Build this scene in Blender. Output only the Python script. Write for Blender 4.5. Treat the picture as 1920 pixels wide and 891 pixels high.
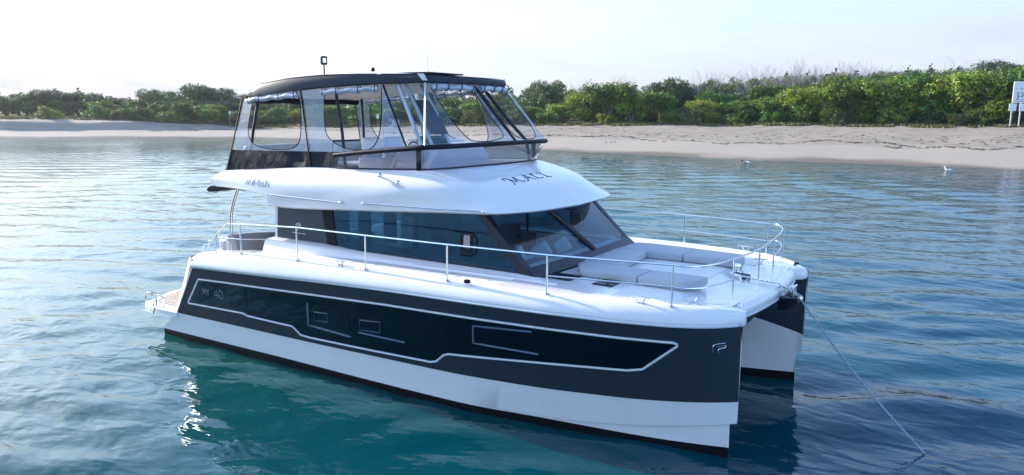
import bpy, bmesh, math, random
import numpy as np
from mathutils import Vector, Matrix
from mathutils.bvhtree import BVHTree
for o in list(bpy.data.objects): bpy.data.objects.remove(o)
SC = bpy.context.scene
COL = SC.collection
# ------------------------------------------------------------------ camera
cam_d = bpy.data.cameras.new('camera'); cam = bpy.data.objects.new('camera', cam_d); COL.objects.link(cam)
cam_d.sensor_fit = 'HORIZONTAL'; cam_d.sensor_width = 36.0; cam_d.lens = 27.375
cam_d.clip_start = 0.1; cam_d.clip_end = 8000
CAM = Vector((14.775, -12.485, 4.882)); YAW, PITCH, ROLL = 0.57084, -0.16337, 0.00925
f_ = Vector((-math.sin(YAW)*math.cos(PITCH), math.cos(YAW)*math.cos(PITCH), math.sin(PITCH)))
r_ = Vector((math.cos(YAW), math.sin(YAW), 0)); u_ = r_.cross(f_)
r2 = r_*math.cos(ROLL)+u_*math.sin(ROLL); u2 = -r_*math.sin(ROLL)+u_*math.cos(ROLL)
cam.matrix_world = Matrix(((r2.x, u2.x, -f_.x, CAM.x), (r2.y, u2.y, -f_.y, CAM.y), (r2.z, u2.z, -f_.z, CAM.z), (0, 0, 0, 1)))
SC.camera = cam
# ------------------------------------------------------------------ light
SUN_EL = math.radians(21); SUN_AZ = math.radians(179.3)      # towards -X: low sun from astern
W = bpy.data.worlds.new('World'); SC.world = W; W.use_nodes = True
nt = W.node_tree; nt.nodes.clear()
out = nt.nodes.new('ShaderNodeOutputWorld'); bg = nt.nodes.new('ShaderNodeBackground')
sky = nt.nodes.new('ShaderNodeTexSky'); sky.sky_type = 'NISHITA'; sky.sun_disc = False
sky.sun_elevation = SUN_EL; sky.sun_rotation = math.radians(90)-SUN_AZ
sky.air_density = 1.0; sky.dust_density = 1.2; sky.ozone_density = 4.0
tc = nt.nodes.new('ShaderNodeTexCoord'); mp = nt.nodes.new('ShaderNodeMapping'); mp.inputs['Scale'].default_value = (1, 1, 5)
nz = nt.nodes.new('ShaderNodeTexNoise'); nz.inputs['Scale'].default_value = 1.6; nz.inputs['Detail'].default_value = 7; nz.inputs['Roughness'].default_value = .6
cr = nt.nodes.new('ShaderNodeMapRange'); cr.inputs['From Min'].default_value = .42; cr.inputs['From Max'].default_value = .75; cr.inputs['To Min'].default_value = .0; cr.inputs['To Max'].default_value = .22
mx = nt.nodes.new('ShaderNodeMix'); mx.data_type = 'RGBA'; mx.inputs[7].default_value = (1.38, 1.45, 1.74, 1)
nt.links.new(tc.outputs['Generated'], mp.inputs['Vector']); nt.links.new(mp.outputs[0], nz.inputs['Vector'])
nt.links.new(nz.outputs['Fac'], cr.inputs['Value']); sx_ = nt.nodes.new('ShaderNodeSeparateXYZ'); nt.links.new(tc.outputs['Generated'], sx_.inputs[0])
hz_ = nt.nodes.new('ShaderNodeMapRange'); hz_.interpolation_type = 'SMOOTHSTEP'; hz_.inputs['From Min'].default_value = -.02; hz_.inputs['From Max'].default_value = .34; hz_.inputs['To Min'].default_value = .88; hz_.inputs['To Max'].default_value = .0   # pale haze low in the sky
nt.links.new(sx_.outputs['Z'], hz_.inputs['Value']); mxm = nt.nodes.new('ShaderNodeMath'); mxm.operation = 'ADD'; mxm.use_clamp = True
dt = nt.nodes.new('ShaderNodeVectorMath'); dt.operation = 'DOT_PRODUCT'; dt.inputs[1].default_value = (-.8, .6, 0); nt.links.new(tc.outputs['Generated'], dt.inputs[0])
dr = nt.nodes.new('ShaderNodeMapRange'); dr.interpolation_type = 'SMOOTHSTEP'; dr.inputs['From Min'].default_value = -.7; dr.inputs['From Max'].default_value = .6; dr.inputs['To Min'].default_value = .3; dr.inputs['To Max'].default_value = 1; nt.links.new(dt.outputs['Value'], dr.inputs['Value'])   # the haze is thicker towards the sun
hm_ = nt.nodes.new('ShaderNodeMath'); hm_.operation = 'MULTIPLY'; nt.links.new(hz_.outputs[0], hm_.inputs[0]); nt.links.new(dr.outputs[0], hm_.inputs[1])
nt.links.new(cr.outputs[0], mxm.inputs[0]); nt.links.new(hm_.outputs[0], mxm.inputs[1]); nt.links.new(mxm.outputs[0], mx.inputs[0]); nt.links.new(sky.outputs[0], mx.inputs[6])
nt.links.new(mx.outputs[2], bg.inputs['Color']); bg.inputs['Strength'].default_value = 0.15
nt.links.new(bg.outputs[0], out.inputs[0])
sd = bpy.data.lights.new('sun', 'SUN'); sd.energy = 2.7; sd.angle = math.radians(0.6); sd.color = (1, .93, .82)
sun = bpy.data.objects.new('sun', sd); COL.objects.link(sun)
sv = Vector((math.cos(SUN_AZ)*math.cos(SUN_EL), math.sin(SUN_AZ)*math.cos(SUN_EL), math.sin(SUN_EL)))
sun.rotation_euler = sv.to_track_quat('Z', 'Y').to_euler(); sun.location = sv*200+Vector((0, 0, 30))
SC.view_settings.view_transform = 'Standard'; SC.view_settings.look = 'None'; SC.view_settings.gamma = 1
SC.view_settings.use_curve_mapping = False; SC.view_settings.exposure = 1.76
SC.cycles.max_bounces = 10; SC.cycles.transparent_max_bounces = 24; SC.cycles.glossy_bounces = 5; SC.cycles.diffuse_bounces = 3
SC.cycles.caustics_reflective = False; SC.cycles.caustics_refractive = False; SC.cycles.sample_clamp_indirect = 6
SC.cycles.use_denoising = True
# ------------------------------------------------------------------ helpers
def tag(o, label=None, cat=None, group=None, kind=None):
    if label: o['label'] = label
    if cat: o['category'] = cat
    if group: o['group'] = group
    if kind: o['kind'] = kind
    return o
def empty(name, loc=(0, 0, 0), rz=0):
    o = bpy.data.objects.new(name, None); COL.objects.link(o); o.location = loc; o.rotation_euler = (0, 0, rz); o.empty_display_size = .3
    return o
def link(name, me, mats, parent=None, smooth=True, label=None, auto=None):
    for m in (mats if isinstance(mats, (list, tuple)) else [mats]): me.materials.append(m)
    if smooth and len(me.polygons):
        me.polygons.foreach_set('use_smooth', [True]*len(me.polygons))
        me.set_sharp_from_angle(angle=math.radians(auto or 38))
    o = bpy.data.objects.new(name, me); COL.objects.link(o)
    if parent: o.parent = parent
    if label: o['label'] = label
    return o
class MB:
    def __init__(s): s.v = []; s.f = []; s.m = []
    def add(s, v, f, m=0):
        n = len(s.v); s.v += [tuple(p) for p in v]; s.f += [tuple(i+n for i in q) for q in f]; s.m += [m]*len(f)
        return s
    def grid(s, rows, closed=False, m=0, flip=False):
        nr, nc = len(rows), len(rows[0]); fs = []; ms = []
        for i in range(nr-1):
            for j in range(nc if closed else nc-1):
                a, b = i*nc+j, i*nc+(j+1) % nc; q = (a, b, b+nc, a+nc)
                fs.append(q[::-1] if flip else q)
                ms.append(m(i, j) if callable(m) else m)
        n = len(s.v); s.v += [tuple(p) for r in rows for p in r]; s.f += [tuple(i+n for i in q) for q in fs]; s.m += ms
        return s
    def tube(s, pts, r, seg=8, closed=False, m=0, smooth=0):
        P = [Vector(p) for p in pts]
        if smooth: P = cat(P, smooth, closed)
        n = len(P); R = r if isinstance(r, (list, tuple)) else [r]*n
        if len(R) != n: R = list(np.interp(np.linspace(0, 1, n), np.linspace(0, 1, len(R)), R))
        rings = []; up = None
        for i, p in enumerate(P):
            d = (P[(i+1) % n]-P[i-1]) if closed else (P[min(i+1, n-1)]-P[max(i-1, 0)])
            d = d.normalized() if d.length > 1e-9 else Vector((0, 0, 1))
            if up is None:
                up = d.orthogonal().normalized()
            up = (up-d*up.dot(d)); up = up.normalized() if up.length > 1e-6 else d.orthogonal().normalized()
            w = d.cross(up)
            rings.append([p+(up*math.cos(a)+w*math.sin(a))*R[i] for a in [2*math.pi*k/seg for k in range(seg)]])
        if closed: rings.append(rings[0])
        b = len(s.v); s.grid(rings, True, m)
        if not closed:
            s.f.append(tuple(b+k for k in range(seg))[::-1]); s.m.append(m)
            s.f.append(tuple(b+(n-1)*seg+k for k in range(seg))); s.m.append(m)
        return s
    def box(s, c, d, m=0, rot=0, bev=0.0, tilt=0):
        bm = bmesh.new(); bmesh.ops.create_cube(bm, size=1)
        bmesh.ops.scale(bm, vec=d, verts=bm.verts)
        if bev: bmesh.ops.bevel(bm, geom=list(bm.edges), offset=min(bev, min(d)*.45), segments=3, affect='EDGES', profile=.6)
        M = Matrix.Translation(c) @ Matrix.Rotation(rot, 4, 'Z') @ Matrix.Rotation(tilt, 4, 'Y')
        bmesh.ops.transform(bm, matrix=M, verts=bm.verts); bm.verts.index_update()
        s.add([v.co[:] for v in bm.verts], [[v.index for v in f.verts] for f in bm.faces], m); bm.free(); return s
    def prism(s, poly, d, m=0):
        """closed 3-D polygon extruded by vector d"""
        n = len(poly); d = Vector(d); A = [Vector(p) for p in poly]; B = [p+d for p in A]
        s.add(A+B, [tuple(range(n))[::-1], tuple(range(n, 2*n))]+[(i, (i+1) % n, (i+1) % n+n, i+n) for i in range(n)], m); return s
    def ball(s, c, r, m=0, seg=12, rings=8):
        r = r if isinstance(r, (tuple, list)) else (r, r, r)
        s.grid([[(c[0]+r[0]*math.sin(t)*math.cos(a), c[1]+r[1]*math.sin(t)*math.sin(a), c[2]+r[2]*math.cos(t)) for a in [2*math.pi*k/seg for k in range(seg)]] for t in [math.pi*(i+.02)/(rings+.04) for i in range(rings+1)]], True, m, flip=True); return s
    def lathe(s, c, prof, m=0, seg=16):
        s.grid([[(c[0]+r*math.cos(a), c[1]+r*math.sin(a), c[2]+z) for a in [2*math.pi*k/seg for k in range(seg)]] for r, z in prof], True, m, flip=False); return s
    def build(s, name, mats, parent=None, smooth=True, label=None, auto=None, fix=True):
        me = bpy.data.meshes.new(name); me.from_pydata(s.v, [], s.f)
        ml = mats if isinstance(mats, (list, tuple)) else [mats]
        if len(ml) > 1: me.polygons.foreach_set('material_index', s.m)
        if fix:
            bm = bmesh.new(); bm.from_mesh(me); bmesh.ops.remove_doubles(bm, verts=bm.verts, dist=1e-5)
            bmesh.ops.recalc_face_normals(bm, faces=bm.faces); bm.to_mesh(me); bm.free()
        return link(name, me, ml, parent, smooth, label, auto)
def cat(P, k=6, closed=False):
    P = [Vector(p) for p in P]; n = len(P); o = []
    for i in range(n if closed else n-1):
        p0 = P[i-1] if (closed or i > 0) else P[0]*2-P[1]; p1 = P[i]; p2 = P[(i+1) % n]
        p3 = P[(i+2) % n] if (closed or i+2 < n) else P[-1]*2-P[-2]
        for j in range(k):
            t = j/k; o.append(.5*((2*p1)+(p2-p0)*t+(2*p0-5*p1+4*p2-p3)*t*t+(3*p1-p0-3*p2+p3)*t**3))
    if not closed: o.append(P[-1])
    return o
def resamp(P, n):
    P = [Vector(p) for p in P]; d = [0]
    for a, b in zip(P, P[1:]): d.append(d[-1]+(b-a).length)
    t = np.linspace(0, d[-1], n); A = np.array([p[:] for p in P])
    return [Vector((np.interp(q, d, A[:, 0]), np.interp(q, d, A[:, 1]), np.interp(q, d, A[:, 2]))) for q in t]
def sm(a, b, x): t = min(1, max(0, (x-a)/(b-a))); return t*t*(3-2*t)
# ------------------------------------------------------------------ materials
def mat(name, col, rough=.5, metal=0, coat=0, spec=.5, noise=None, bump=None, trans=0, sheen=0):
    m = bpy.data.materials.new(name); m.use_nodes = True; n = m.node_tree; b = n.nodes['Principled BSDF']
    b.inputs['Base Color'].default_value = (*col, 1); b.inputs['Roughness'].default_value = rough; b.inputs['Metallic'].default_value = metal
    b.inputs['Coat Weight'].default_value = coat; b.inputs['Coat Roughness'].default_value = .04; b.inputs['Specular IOR Level'].default_value = spec
    b.inputs['Sheen Weight'].default_value = sheen
    if noise:   # (scale, col2, strength-ish range, detail)
        sc, c2, lo, hi = noise; t = n.nodes.new('ShaderNodeTexCoord'); x = n.nodes.new('ShaderNodeTexNoise'); x.inputs['Scale'].default_value = sc; x.inputs['Detail'].default_value = 6
        r = n.nodes.new('ShaderNodeMapRange'); r.inputs['From Min'].default_value = lo; r.inputs['From Max'].default_value = hi
        k = n.nodes.new('ShaderNodeMix'); k.data_type = 'RGBA'; k.inputs[6].default_value = (*col, 1); k.inputs[7].default_value = (*c2, 1)
        n.links.new(t.outputs['Object'], x.inputs['Vector']); n.links.new(x.outputs['Fac'], r.inputs['Value']); n.links.new(r.outputs[0], k.inputs[0]); n.links.new(k.outputs[2], b.inputs['Base Color'])
    if bump:    # (scale, strength, distance)
        t = n.nodes.new('ShaderNodeTexCoord'); x = n.nodes.new('ShaderNodeTexNoise'); x.inputs['Scale'].default_value = bump[0]; x.inputs['Detail'].default_value = 4
        q = n.nodes.new('ShaderNodeBump'); q.inputs['Strength'].default_value = bump[1]; q.inputs['Distance'].default_value = bump[2]
        n.links.new(t.outputs['Object'], x.inputs['Vector']); n.links.new(x.outputs['Fac'], q.inputs['Height']); n.links.new(q.outputs[0], b.inputs['Normal'])
    return m
def thin(name, tint, diff=0.0, dcol=(.8, .8, .8), rough=.02, boost=1.0, ripple=0, gcol=(1, 1, 1)):
    """thin see-through sheet: tinted transparency + fresnel mirror + a little scatter"""
    m = bpy.data.materials.new(name); m.use_nodes = True; n = m.node_tree; n.nodes.clear()
    o = n.nodes.new('ShaderNodeOutputMaterial'); t = n.nodes.new('ShaderNodeBsdfTransparent'); t.inputs[0].default_value = (*tint, 1)
    g = n.nodes.new('ShaderNodeBsdfGlossy'); g.inputs['Roughness'].default_value = rough; g.inputs[0].default_value = (*gcol, 1)
    d = n.nodes.new('ShaderNodeBsdfDiffuse'); d.inputs[0].default_value = (*dcol, 1); tl = n.nodes.new('ShaderNodeBsdfTranslucent'); tl.inputs[0].default_value = (*dcol, 1)
    ad = n.nodes.new('ShaderNodeMixShader'); ad.inputs[0].default_value = .45
    fr = n.nodes.new('ShaderNodeLayerWeight'); fr.inputs[0].default_value = .5      # same from both sides of the sheet
    pw = n.nodes.new('ShaderNodeMath'); pw.operation = 'POWER'; pw.inputs[1].default_value = 5; n.links.new(fr.outputs['Facing'], pw.inputs[0])
    sc_ = n.nodes.new('ShaderNodeMath'); sc_.operation = 'MULTIPLY_ADD'; sc_.inputs[1].default_value = .92; sc_.inputs[2].default_value = .07; n.links.new(pw.outputs[0], sc_.inputs[0])
    ml = n.nodes.new('ShaderNodeMath'); ml.operation = 'MULTIPLY'; ml.inputs[1].default_value = boost; ml.use_clamp = True
    a = n.nodes.new('ShaderNodeMixShader'); a.inputs[0].default_value = diff; b = n.nodes.new('ShaderNodeMixShader')
    L = n.links.new
    L(d.outputs[0], ad.inputs[1]); L(tl.outputs[0], ad.inputs[2]); L(t.outputs[0], a.inputs[1]); L(ad.outputs[0], a.inputs[2])
    L(sc_.outputs[0], ml.inputs[0]); L(ml.outputs[0], b.inputs[0]); L(a.outputs[0], b.inputs[1]); L(g.outputs[0], b.inputs[2]); L(b.outputs[0], o.inputs[0])
    if ripple:
        tcx = n.nodes.new('ShaderNodeTexCoord'); x = n.nodes.new('ShaderNodeTexNoise'); x.inputs['Scale'].default_value = 3.0; x.inputs['Detail'].default_value = 3
        q = n.nodes.new('ShaderNodeBump'); q.inputs['Strength'].default_value = ripple; q.inputs['Distance'].default_value = .05
        L(tcx.outputs['Object'], x.inputs['Vector']); L(x.outputs['Fac'], q.inputs['Height']); L(q.outputs[0], g.inputs['Normal']); L(q.outputs[0], fr.inputs['Normal']); L(q.outputs[0], d.inputs['Normal'])
    return m
WHITE = mat('white_gelcoat', (.80, .76, .755), .22, coat=.3, noise=(1.3, (.775, .74, .735), .4, .7))
HULLW = mat('hull_white', (.80, .765, .76), .2, coat=.4, noise=(2.2, (.72, .70, .67), .5, .8), bump=(.9, .05, .02))
HULLW.node_tree.nodes['Noise Texture'].inputs['Roughness'].default_value = .75
NONSKID = mat('nonskid_deck', (.80, .775, .74), .6, noise=(2.0, (.76, .74, .705), .4, .7), bump=(220, .25, .002))
CHAR = mat('charcoal_wrap', (.024, .036, .048), .5, coat=.0, spec=.2)
PANEL = mat('blue_grey_panel', (.014, .036, .055), .3, spec=.35)
NAVY = mat('dark_glazing_frame', (.006, .012, .024), .3, spec=.3)
ANTI = mat('black_antifouling', (.003, .004, .006), .5, spec=.2)
BLACK = mat('black_plastic', (.005, .009, .015), .45, spec=.12)
CANVAS = mat('black_canvas', (.006, .010, .017), .65, spec=.12, bump=(3, .6, .05))
GLOSS = mat('black_hull_glazing', (.001, .002, .004), .03, coat=.0, spec=.7, bump=(1.2, .16, .03)); GLOSS.node_tree.nodes['Principled BSDF'].inputs['Specular Tint'].default_value = (.35, .7, 1, 1)
STEEL = mat('stainless_steel', (.72, .73, .75), .14, metal=1)
ALU = mat('painted_aluminium', (.45, .5, .56), .35, metal=.3)
TEAK = mat('teak', (.42, .33, .25), .65, noise=(9, (.30, .23, .17), .4, .65))
CUSH = mat('grey_vinyl_cushion', (.42, .44, .47), .6, noise=(4, (.38, .40, .43), .4, .7), bump=(60, .12, .002))
SOFA = mat('grey_canvas_cushion', (.30, .30, .31), .8, bump=(5, .5, .02))
INTD = mat('dark_interior', (.035, .03, .03), .6)
INTG = mat('blue_grey_interior', (.13, .17, .21), .5)
INTW = mat('white_interior', (.62, .62, .62), .4)
INTB = mat('brown_interior', (.07, .055, .05), .5)
LINER = mat('cream_headliner', (.62, .57, .54), .6)
TRIM = mat('pale_trim', (.62, .65, .69), .3, coat=.3)
ROPE = mat('mooring_rope', (.22, .27, .34), .8, noise=(30, (.40, .45, .53), .4, .6))
INK = mat('grey_lettering', (.05, .07, .11), .5)
INKP = mat('pale_lettering', (.30, .35, .42), .4)
TINT = thin('tinted_saloon_glass', (.17, .30, .39), boost=1.3, ripple=.06, gcol=(.20, .50, .85))
WSG = thin('windshield_glass', (.52, .70, .80), boost=1.0)
ACRY = thin('acrylic_screen', (.60, .60, .68), diff=.06, boost=1.1)
VINYL = thin('clear_vinyl', (.78, .85, .93), diff=.05, dcol=(.5, .58, .68), rough=.03, boost=1, ripple=0, gcol=(.7, .76, .84))
VINYLC = thin('clear_vinyl_matt', (.80, .86, .93), diff=.05, dcol=(.5, .58, .68), boost=0)
VINYLM = thin('milky_vinyl', (.70, .76, .84), diff=.24, dcol=(.5, .57, .66), rough=.10, boost=1, ripple=.4)
ROLLM = mat('rolled_vinyl', (.44, .48, .56), .2, coat=.4, noise=(3, (.26, .31, .40), .4, .65), bump=(5, .5, .03))
# ------------------------------------------------------------------ boat geometry functions
XS = [-.5, 0, 3, 5.6, 7.3, 7.9, 9, 10.5, 11.25, 11.73, 12.2]
YS = [2.76, 2.77, 2.78, 2.76, 2.70, 2.65, 2.5, 2.29, 2.13, 1.98, 1.86]
XF = np.linspace(-.5, 12.2, 200)
def smooth_tab(xs, ys, k=13):
    y = np.interp(XF, xs, ys); w = np.ones(k)/k; yp = np.pad(y, k//2, mode='reflect', reflect_type='odd'); return np.convolve(yp, w, 'valid')
YW = smooth_tab(XS, YS)
RUB = smooth_tab([-.5, .95, 3.26, 4.68, 6.2, 7.5, 9.2, 10.6, 11.35, 11.83, 12.2], [1.58, 1.66, 1.77, 1.842, 1.90, 1.92, 1.945, 1.957, 1.963, 1.975, 1.98])
BND = smooth_tab([-.5, .1, 2.6, 4.4, 5.7, 7.3, 9.03, 10.5, 11.8, 12.2], [.545, .55, .59, .605, .625, .628, .655, .735, .845, .89])
BLK = smooth_tab([-.5, 3.2, 5.5, 7.8, 10.5, 11.8, 12.2], [.11, .15, .14, .122, .124, .132, .14])
DK = smooth_tab([-.5, .76, 1.1, 2.4, 4, 5.7, 7.4, 9.2, 11.0, 11.4, 11.7, 11.84, 12.2], [1.7, 1.85, 1.97, 2.10, 2.14, 2.17, 2.19, 2.21, 2.215, 2.20, 2.15, 2.11, 2.1], 7)
YR_X = [-.5, 1, 3, 6, 8, 9.2, 10.3, 11, 11.4, 11.65, 11.78, 11.84, 12.2]; YR_Y = [2.96, 3.0, 3.04, 3.04, 3.0, 2.93, 2.78, 2.6, 2.42, 2.24, 2.09, 1.985, 1.9]
YRT = smooth_tab(YR_X, YR_Y, 5)
yrub = lambda x: float(np.interp(x, XF, YRT))
yw = lambda x: float(np.interp(x, XF, YW)); zrub = lambda x: float(np.interp(x, XF, RUB)); zband = lambda x: float(np.interp(x, XF, BND))
zblk = lambda x: float(np.interp(x, XF, BLK)); zdk = lambda x: float(np.interp(x, XF, DK))
def yo(x, z): return yw(x)+(yrub(x)-yw(x))*max(0, min(z/1.95, 1.25))**1.4
def zch(x): return float(np.interp(x, [7.7, 9, 9.6, 10.5, 11.83], [.0, .16, .20, .305, .523]))
def yrail(x): return yrub(x)
boat = empty('catamaran', (0, 0, 0))
tag(boat, 'large white and charcoal two-hulled motor catamaran with enclosed flybridge anchored in the foreground', 'catamaran')
def inner(x, z):
    b = float(np.interp(x, [-.5, 6, 8, 9.5, 10.5, 11.3, 11.73, 12], [1.15, 1.15, 1.22, 1.42, 1.62, 1.84, 1.955, 1.96]))
    if z > .6: b -= (z-.6)**1.3*.75*min(1, max(0, (11.83-x)/1.6))
    if z < 0: b += min(.5, -z*.5)*min(1, (11.9-x)/2)
    return b
def xaft(z): return float(np.interp(z, [-1, .10, .45, .52, 1.66, 2.2], [-.40, -.45, -.45, .08, .96, 1.05]))
def xfwd(z, ch): return 11.83 if z >= ch-1e-4 else 11.73+min(0, z)*.25
for s in (-1, 1):
    U = [1-(1-i/110)**1.6 for i in range(111)]; rows = []
    for uu in U:
        xr = -.4+uu*12.2
        ch = zch(xr)
        def X(z, low=False):
            a = xaft(z); b = (11.73+min(0, z)*.25) if low else 11.83
            return a+(b-a)*uu
        row = []
        for k in range(7):                                # outer topsides, rub line down to band line
            t = k/6; x = X(1.9-1.2*t); z = zrub(x)+(zband(x)-zrub(x))*t; x = X(z); row.append((x, s*yo(x, z), z))
        x = X(.4); c = max(zch(x), zblk(x)+.03); 
        row.append((X(c), s*yo(X(c), c), c))
        ins = .035*sm(7.6, 9.2, x)
        zc2 = c-.012; xl = X(zc2, True); row.append((xl, s*(yo(xl, c)-ins), zc2))
        zb = zblk(xl); row.append((xl, s*(yo(xl, zb)-ins), zb)); row.append((xl, s*(yo(xl, 0)-ins), -.02))
        xl = X(-.35, True); row.append((xl, s*(yo(xl, 0)-ins-.12*(1-uu)), -.35))
        xk = X(-.8, True); row.append((xk, s*(.5*(yo(xk, 0)+inner(xk, 0))), -.8))
        xl = X(-.35, True); row.append((xl, s*(inner(xl, -.35)+ins*.5), -.35)); xl = X(0, True); row.append((xl, s*(inner(xl, 0)+ins*.5), -.02))
        xl = X(.1, True); row.append((xl, s*(inner(xl, zb)+ins*.5), zblk(xl)))
        row.append((xl, s*(inner(xl, zc2)+ins*.5), zc2)); row.append((X(c), s*inner(X(c), c), c))
        for k in range(1, 9):
            x = X(.8); zbi = min(1.45, .865+(11.83-x)*.36); zt = 1.93
            z = c+(zbi-c)*k/4 if k <= 4 else zbi+(zt-zbi)*(k-4)/4
            x = X(z); yy = inner(x, z)
            row.append((x, s*yy, z))
        rows.append(row)
    nc = len(rows[0])
    def mi(i, j):
        if 9 <= j <= 14: return 1
        if j >= nc-5 and rows[i][0][0] > 8.2: return 2
        return 0
    mb = MB().grid(rows, m=mi)
    st_ = rows[-1]; pairs = [(11, 13), (10, 14), (9, 15), (8, 16), (7, 17)]+[(6-k, 18+k) for k in range(7)]
    prev = (st_[12], st_[12])
    for q_, (a_, b_) in enumerate(pairs):
        cur = (st_[a_], st_[b_]); mb.add([prev[0], prev[1], cur[1], cur[0]], [(0, 1, 2, 3)], 1 if q_ < 3 else 0); prev = cur
    mb.add(rows[0], [tuple(range(nc))], 0)
    h = mb.build('hull', [HULLW, ANTI, CHAR], boat, auto=30)
    h['label'] = 'starboard hull, white below and charcoal above, facing the camera' if s < 0 else 'port hull, far side, seen at the bow'
    # charcoal band patch
    def patch(name, top, bot, off, m, x0, x1, nx=80, nzz=8, xa=None, thick=.012, par=h, lab=None):
        """strip hugging the hull side; top/bot are functions of x"""
        R = []
        for i in range(nx+1):
            x = x0+(x1-x0)*i/nx; zt, zb_ = top(x), bot(x); r = []
            if zt-zb_ < .004: zt = zb_+.004
            r.append((x, s*(yo(x, zt)-thick+off), zt))
            for k in range(nzz+1):
                z = zt+(zb_-zt)*k/nzz; xx = x
                r.append((xx, s*(yo(xx, z)+off), z))
            r.append((x, s*(yo(x, zb_)-thick+off), zb_)); R.append(r)
        b = MB().grid(R); b.add(R[0], [tuple(range(len(R[0])))]); b.add(R[-1], [tuple(range(len(R[-1])))])
        return b.build(name, m, par, label=lab)
    bandbot = lambda x: zband(x) if x > .16 else .56
    def bandtop(x): return min(zrub(x)-.012, .56+(x-.13)*1.33)
    patch('charcoal_band', bandtop, bandbot, .006, CHAR, .15, 11.835, 120, 10)
    # long glazing
    wt = [(.6, .86), (1.094, 1.42), (1.91, 1.462), (3.2, 1.517), (4.62, 1.575), (6.1, 1.635), (7.45, 1.66), (9.16, 1.688), (10.59, 1.706), (11.04, 1.710), (11.09, 1.69)]
    wb = [(.6, .835), (2.35, .888), (2.5, .855), (3.74, .850), (3.83, .80), (3.95, .713), (4.2, .70), (6.98, .748), (7.1, .78), (7.27, .925), (7.37, .958), (9.33, 1.115), (10.38, 1.19), (10.6, 1.24), (11.09, 1.66)]
    T = lambda x: float(np.interp(x, *zip(*wt))); B = lambda x: float(np.interp(x, *zip(*wb)))
    patch('hull_window', T, B, .010, GLOSS, .60, 11.09, 160, 5, lab='long black hull glazing with stepped lower edge')
    outl = [(x, z) for x, z in wt]+[(x, z) for x, z in reversed(wb)]
    o3 = []
    for i, (x, z) in enumerate(outl):
        x2, z2 = outl[(i+1) % len(outl)]; n = max(1, int(math.hypot(x2-x, z2-z)/.15))
        for k in range(n): xx = x+(x2-x)*k/n; zz = z+(z2-z)*k/n; o3.append((xx, s*(yo(xx, zz)+.008), zz))
    MB().tube(o3, .021, 6, True).build('hull_window_frame', TRIM, h)
    def line(name, pts, r, m, off=.014, closed=False):
        P = []
        for i in range(len(pts)-(0 if closed else 1)):
            (x, z), (x2, z2) = pts[i], pts[(i+1) % len(pts)]; n = max(1, int(abs(x2-x)/.2))
            for k in range(n): P.append((x+(x2-x)*k/n, z+(z2-z)*k/n))
        if not closed: P.append(pts[-1])
        return MB().tube([(x, s*(yo(x, z)+off), z) for x, z in P], r, 5, closed).build(name, m, h)
    line('window_seam', [(2.55, 1.43), (2.49, .88)], .006, BLACK, .011); line('window_seam', [(5.30, 1.56), (5.20, .72)], .006, BLACK, .011); line('window_seam', [(7.35, 1.63), (7.25, .93)], .006, BLACK, .011)
    P1 = mat('portlight_frame', (.04, .07, .11), .3); P2 = mat('portlight_trim', (.10, .15, .23), .3)
    line('portlight', [(4.405, 1.235), (4.746, 1.257), (4.71, 1.09), (4.37, 1.065)], .012, P1, closed=True)
    line('portlight', [(5.52, 1.26), (5.987, 1.296), (5.95, 1.095), (5.49, 1.07)], .012, P1, closed=True)
    line('portlight_trim', [(4.27, 1.39), (4.20, .95), (5.25, .90)], .02, P2); line('portlight_trim', [(5.46, 1.02), (6.48, 1.01)], .014, P2)
    line('portlight', [(8.95, 1.60), (7.92, 1.541), (7.88, 1.241), (9.01, 1.235)], .016, P2)
    # rub strip
    MB().tube([(x, s*(yo(x, zrub(x))+.006), zrub(x)) for x in np.linspace(.97, 11.80, 90)], .020, 6).build('rub_rail', TRIM, h)
    MB().tube([(x, s*(yo(x, bandtop(x))+.004), .575+(x-.13)*1.33) for x in np.linspace(.14, .96, 12)], .018, 6).build('rub_rail', TRIM, h)
    # FP-like emblem strokes at the bow
    def em(pts, w=.012):
        return MB().tube([(x, s*(yo(x, z)+.012), z) for x, z in pts], w, 5)
    e = MB()
    for pts in ([(0, .12), (0, .62), (.18, .86), (1, 1.0)], [(.30, .66), (1, .78), (.93, .55), (.45, .42), (.42, 0)]):
        e.tube([(p.x, s*(yo(p.x, p.y)+.012), p.y) for p in cat([Vector((11.53+a_*.14, 1.575+c_*.155, 0)) for a_, c_ in pts], 3)], .009, 6)
    e.build('emblem', STEEL, h)
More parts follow.
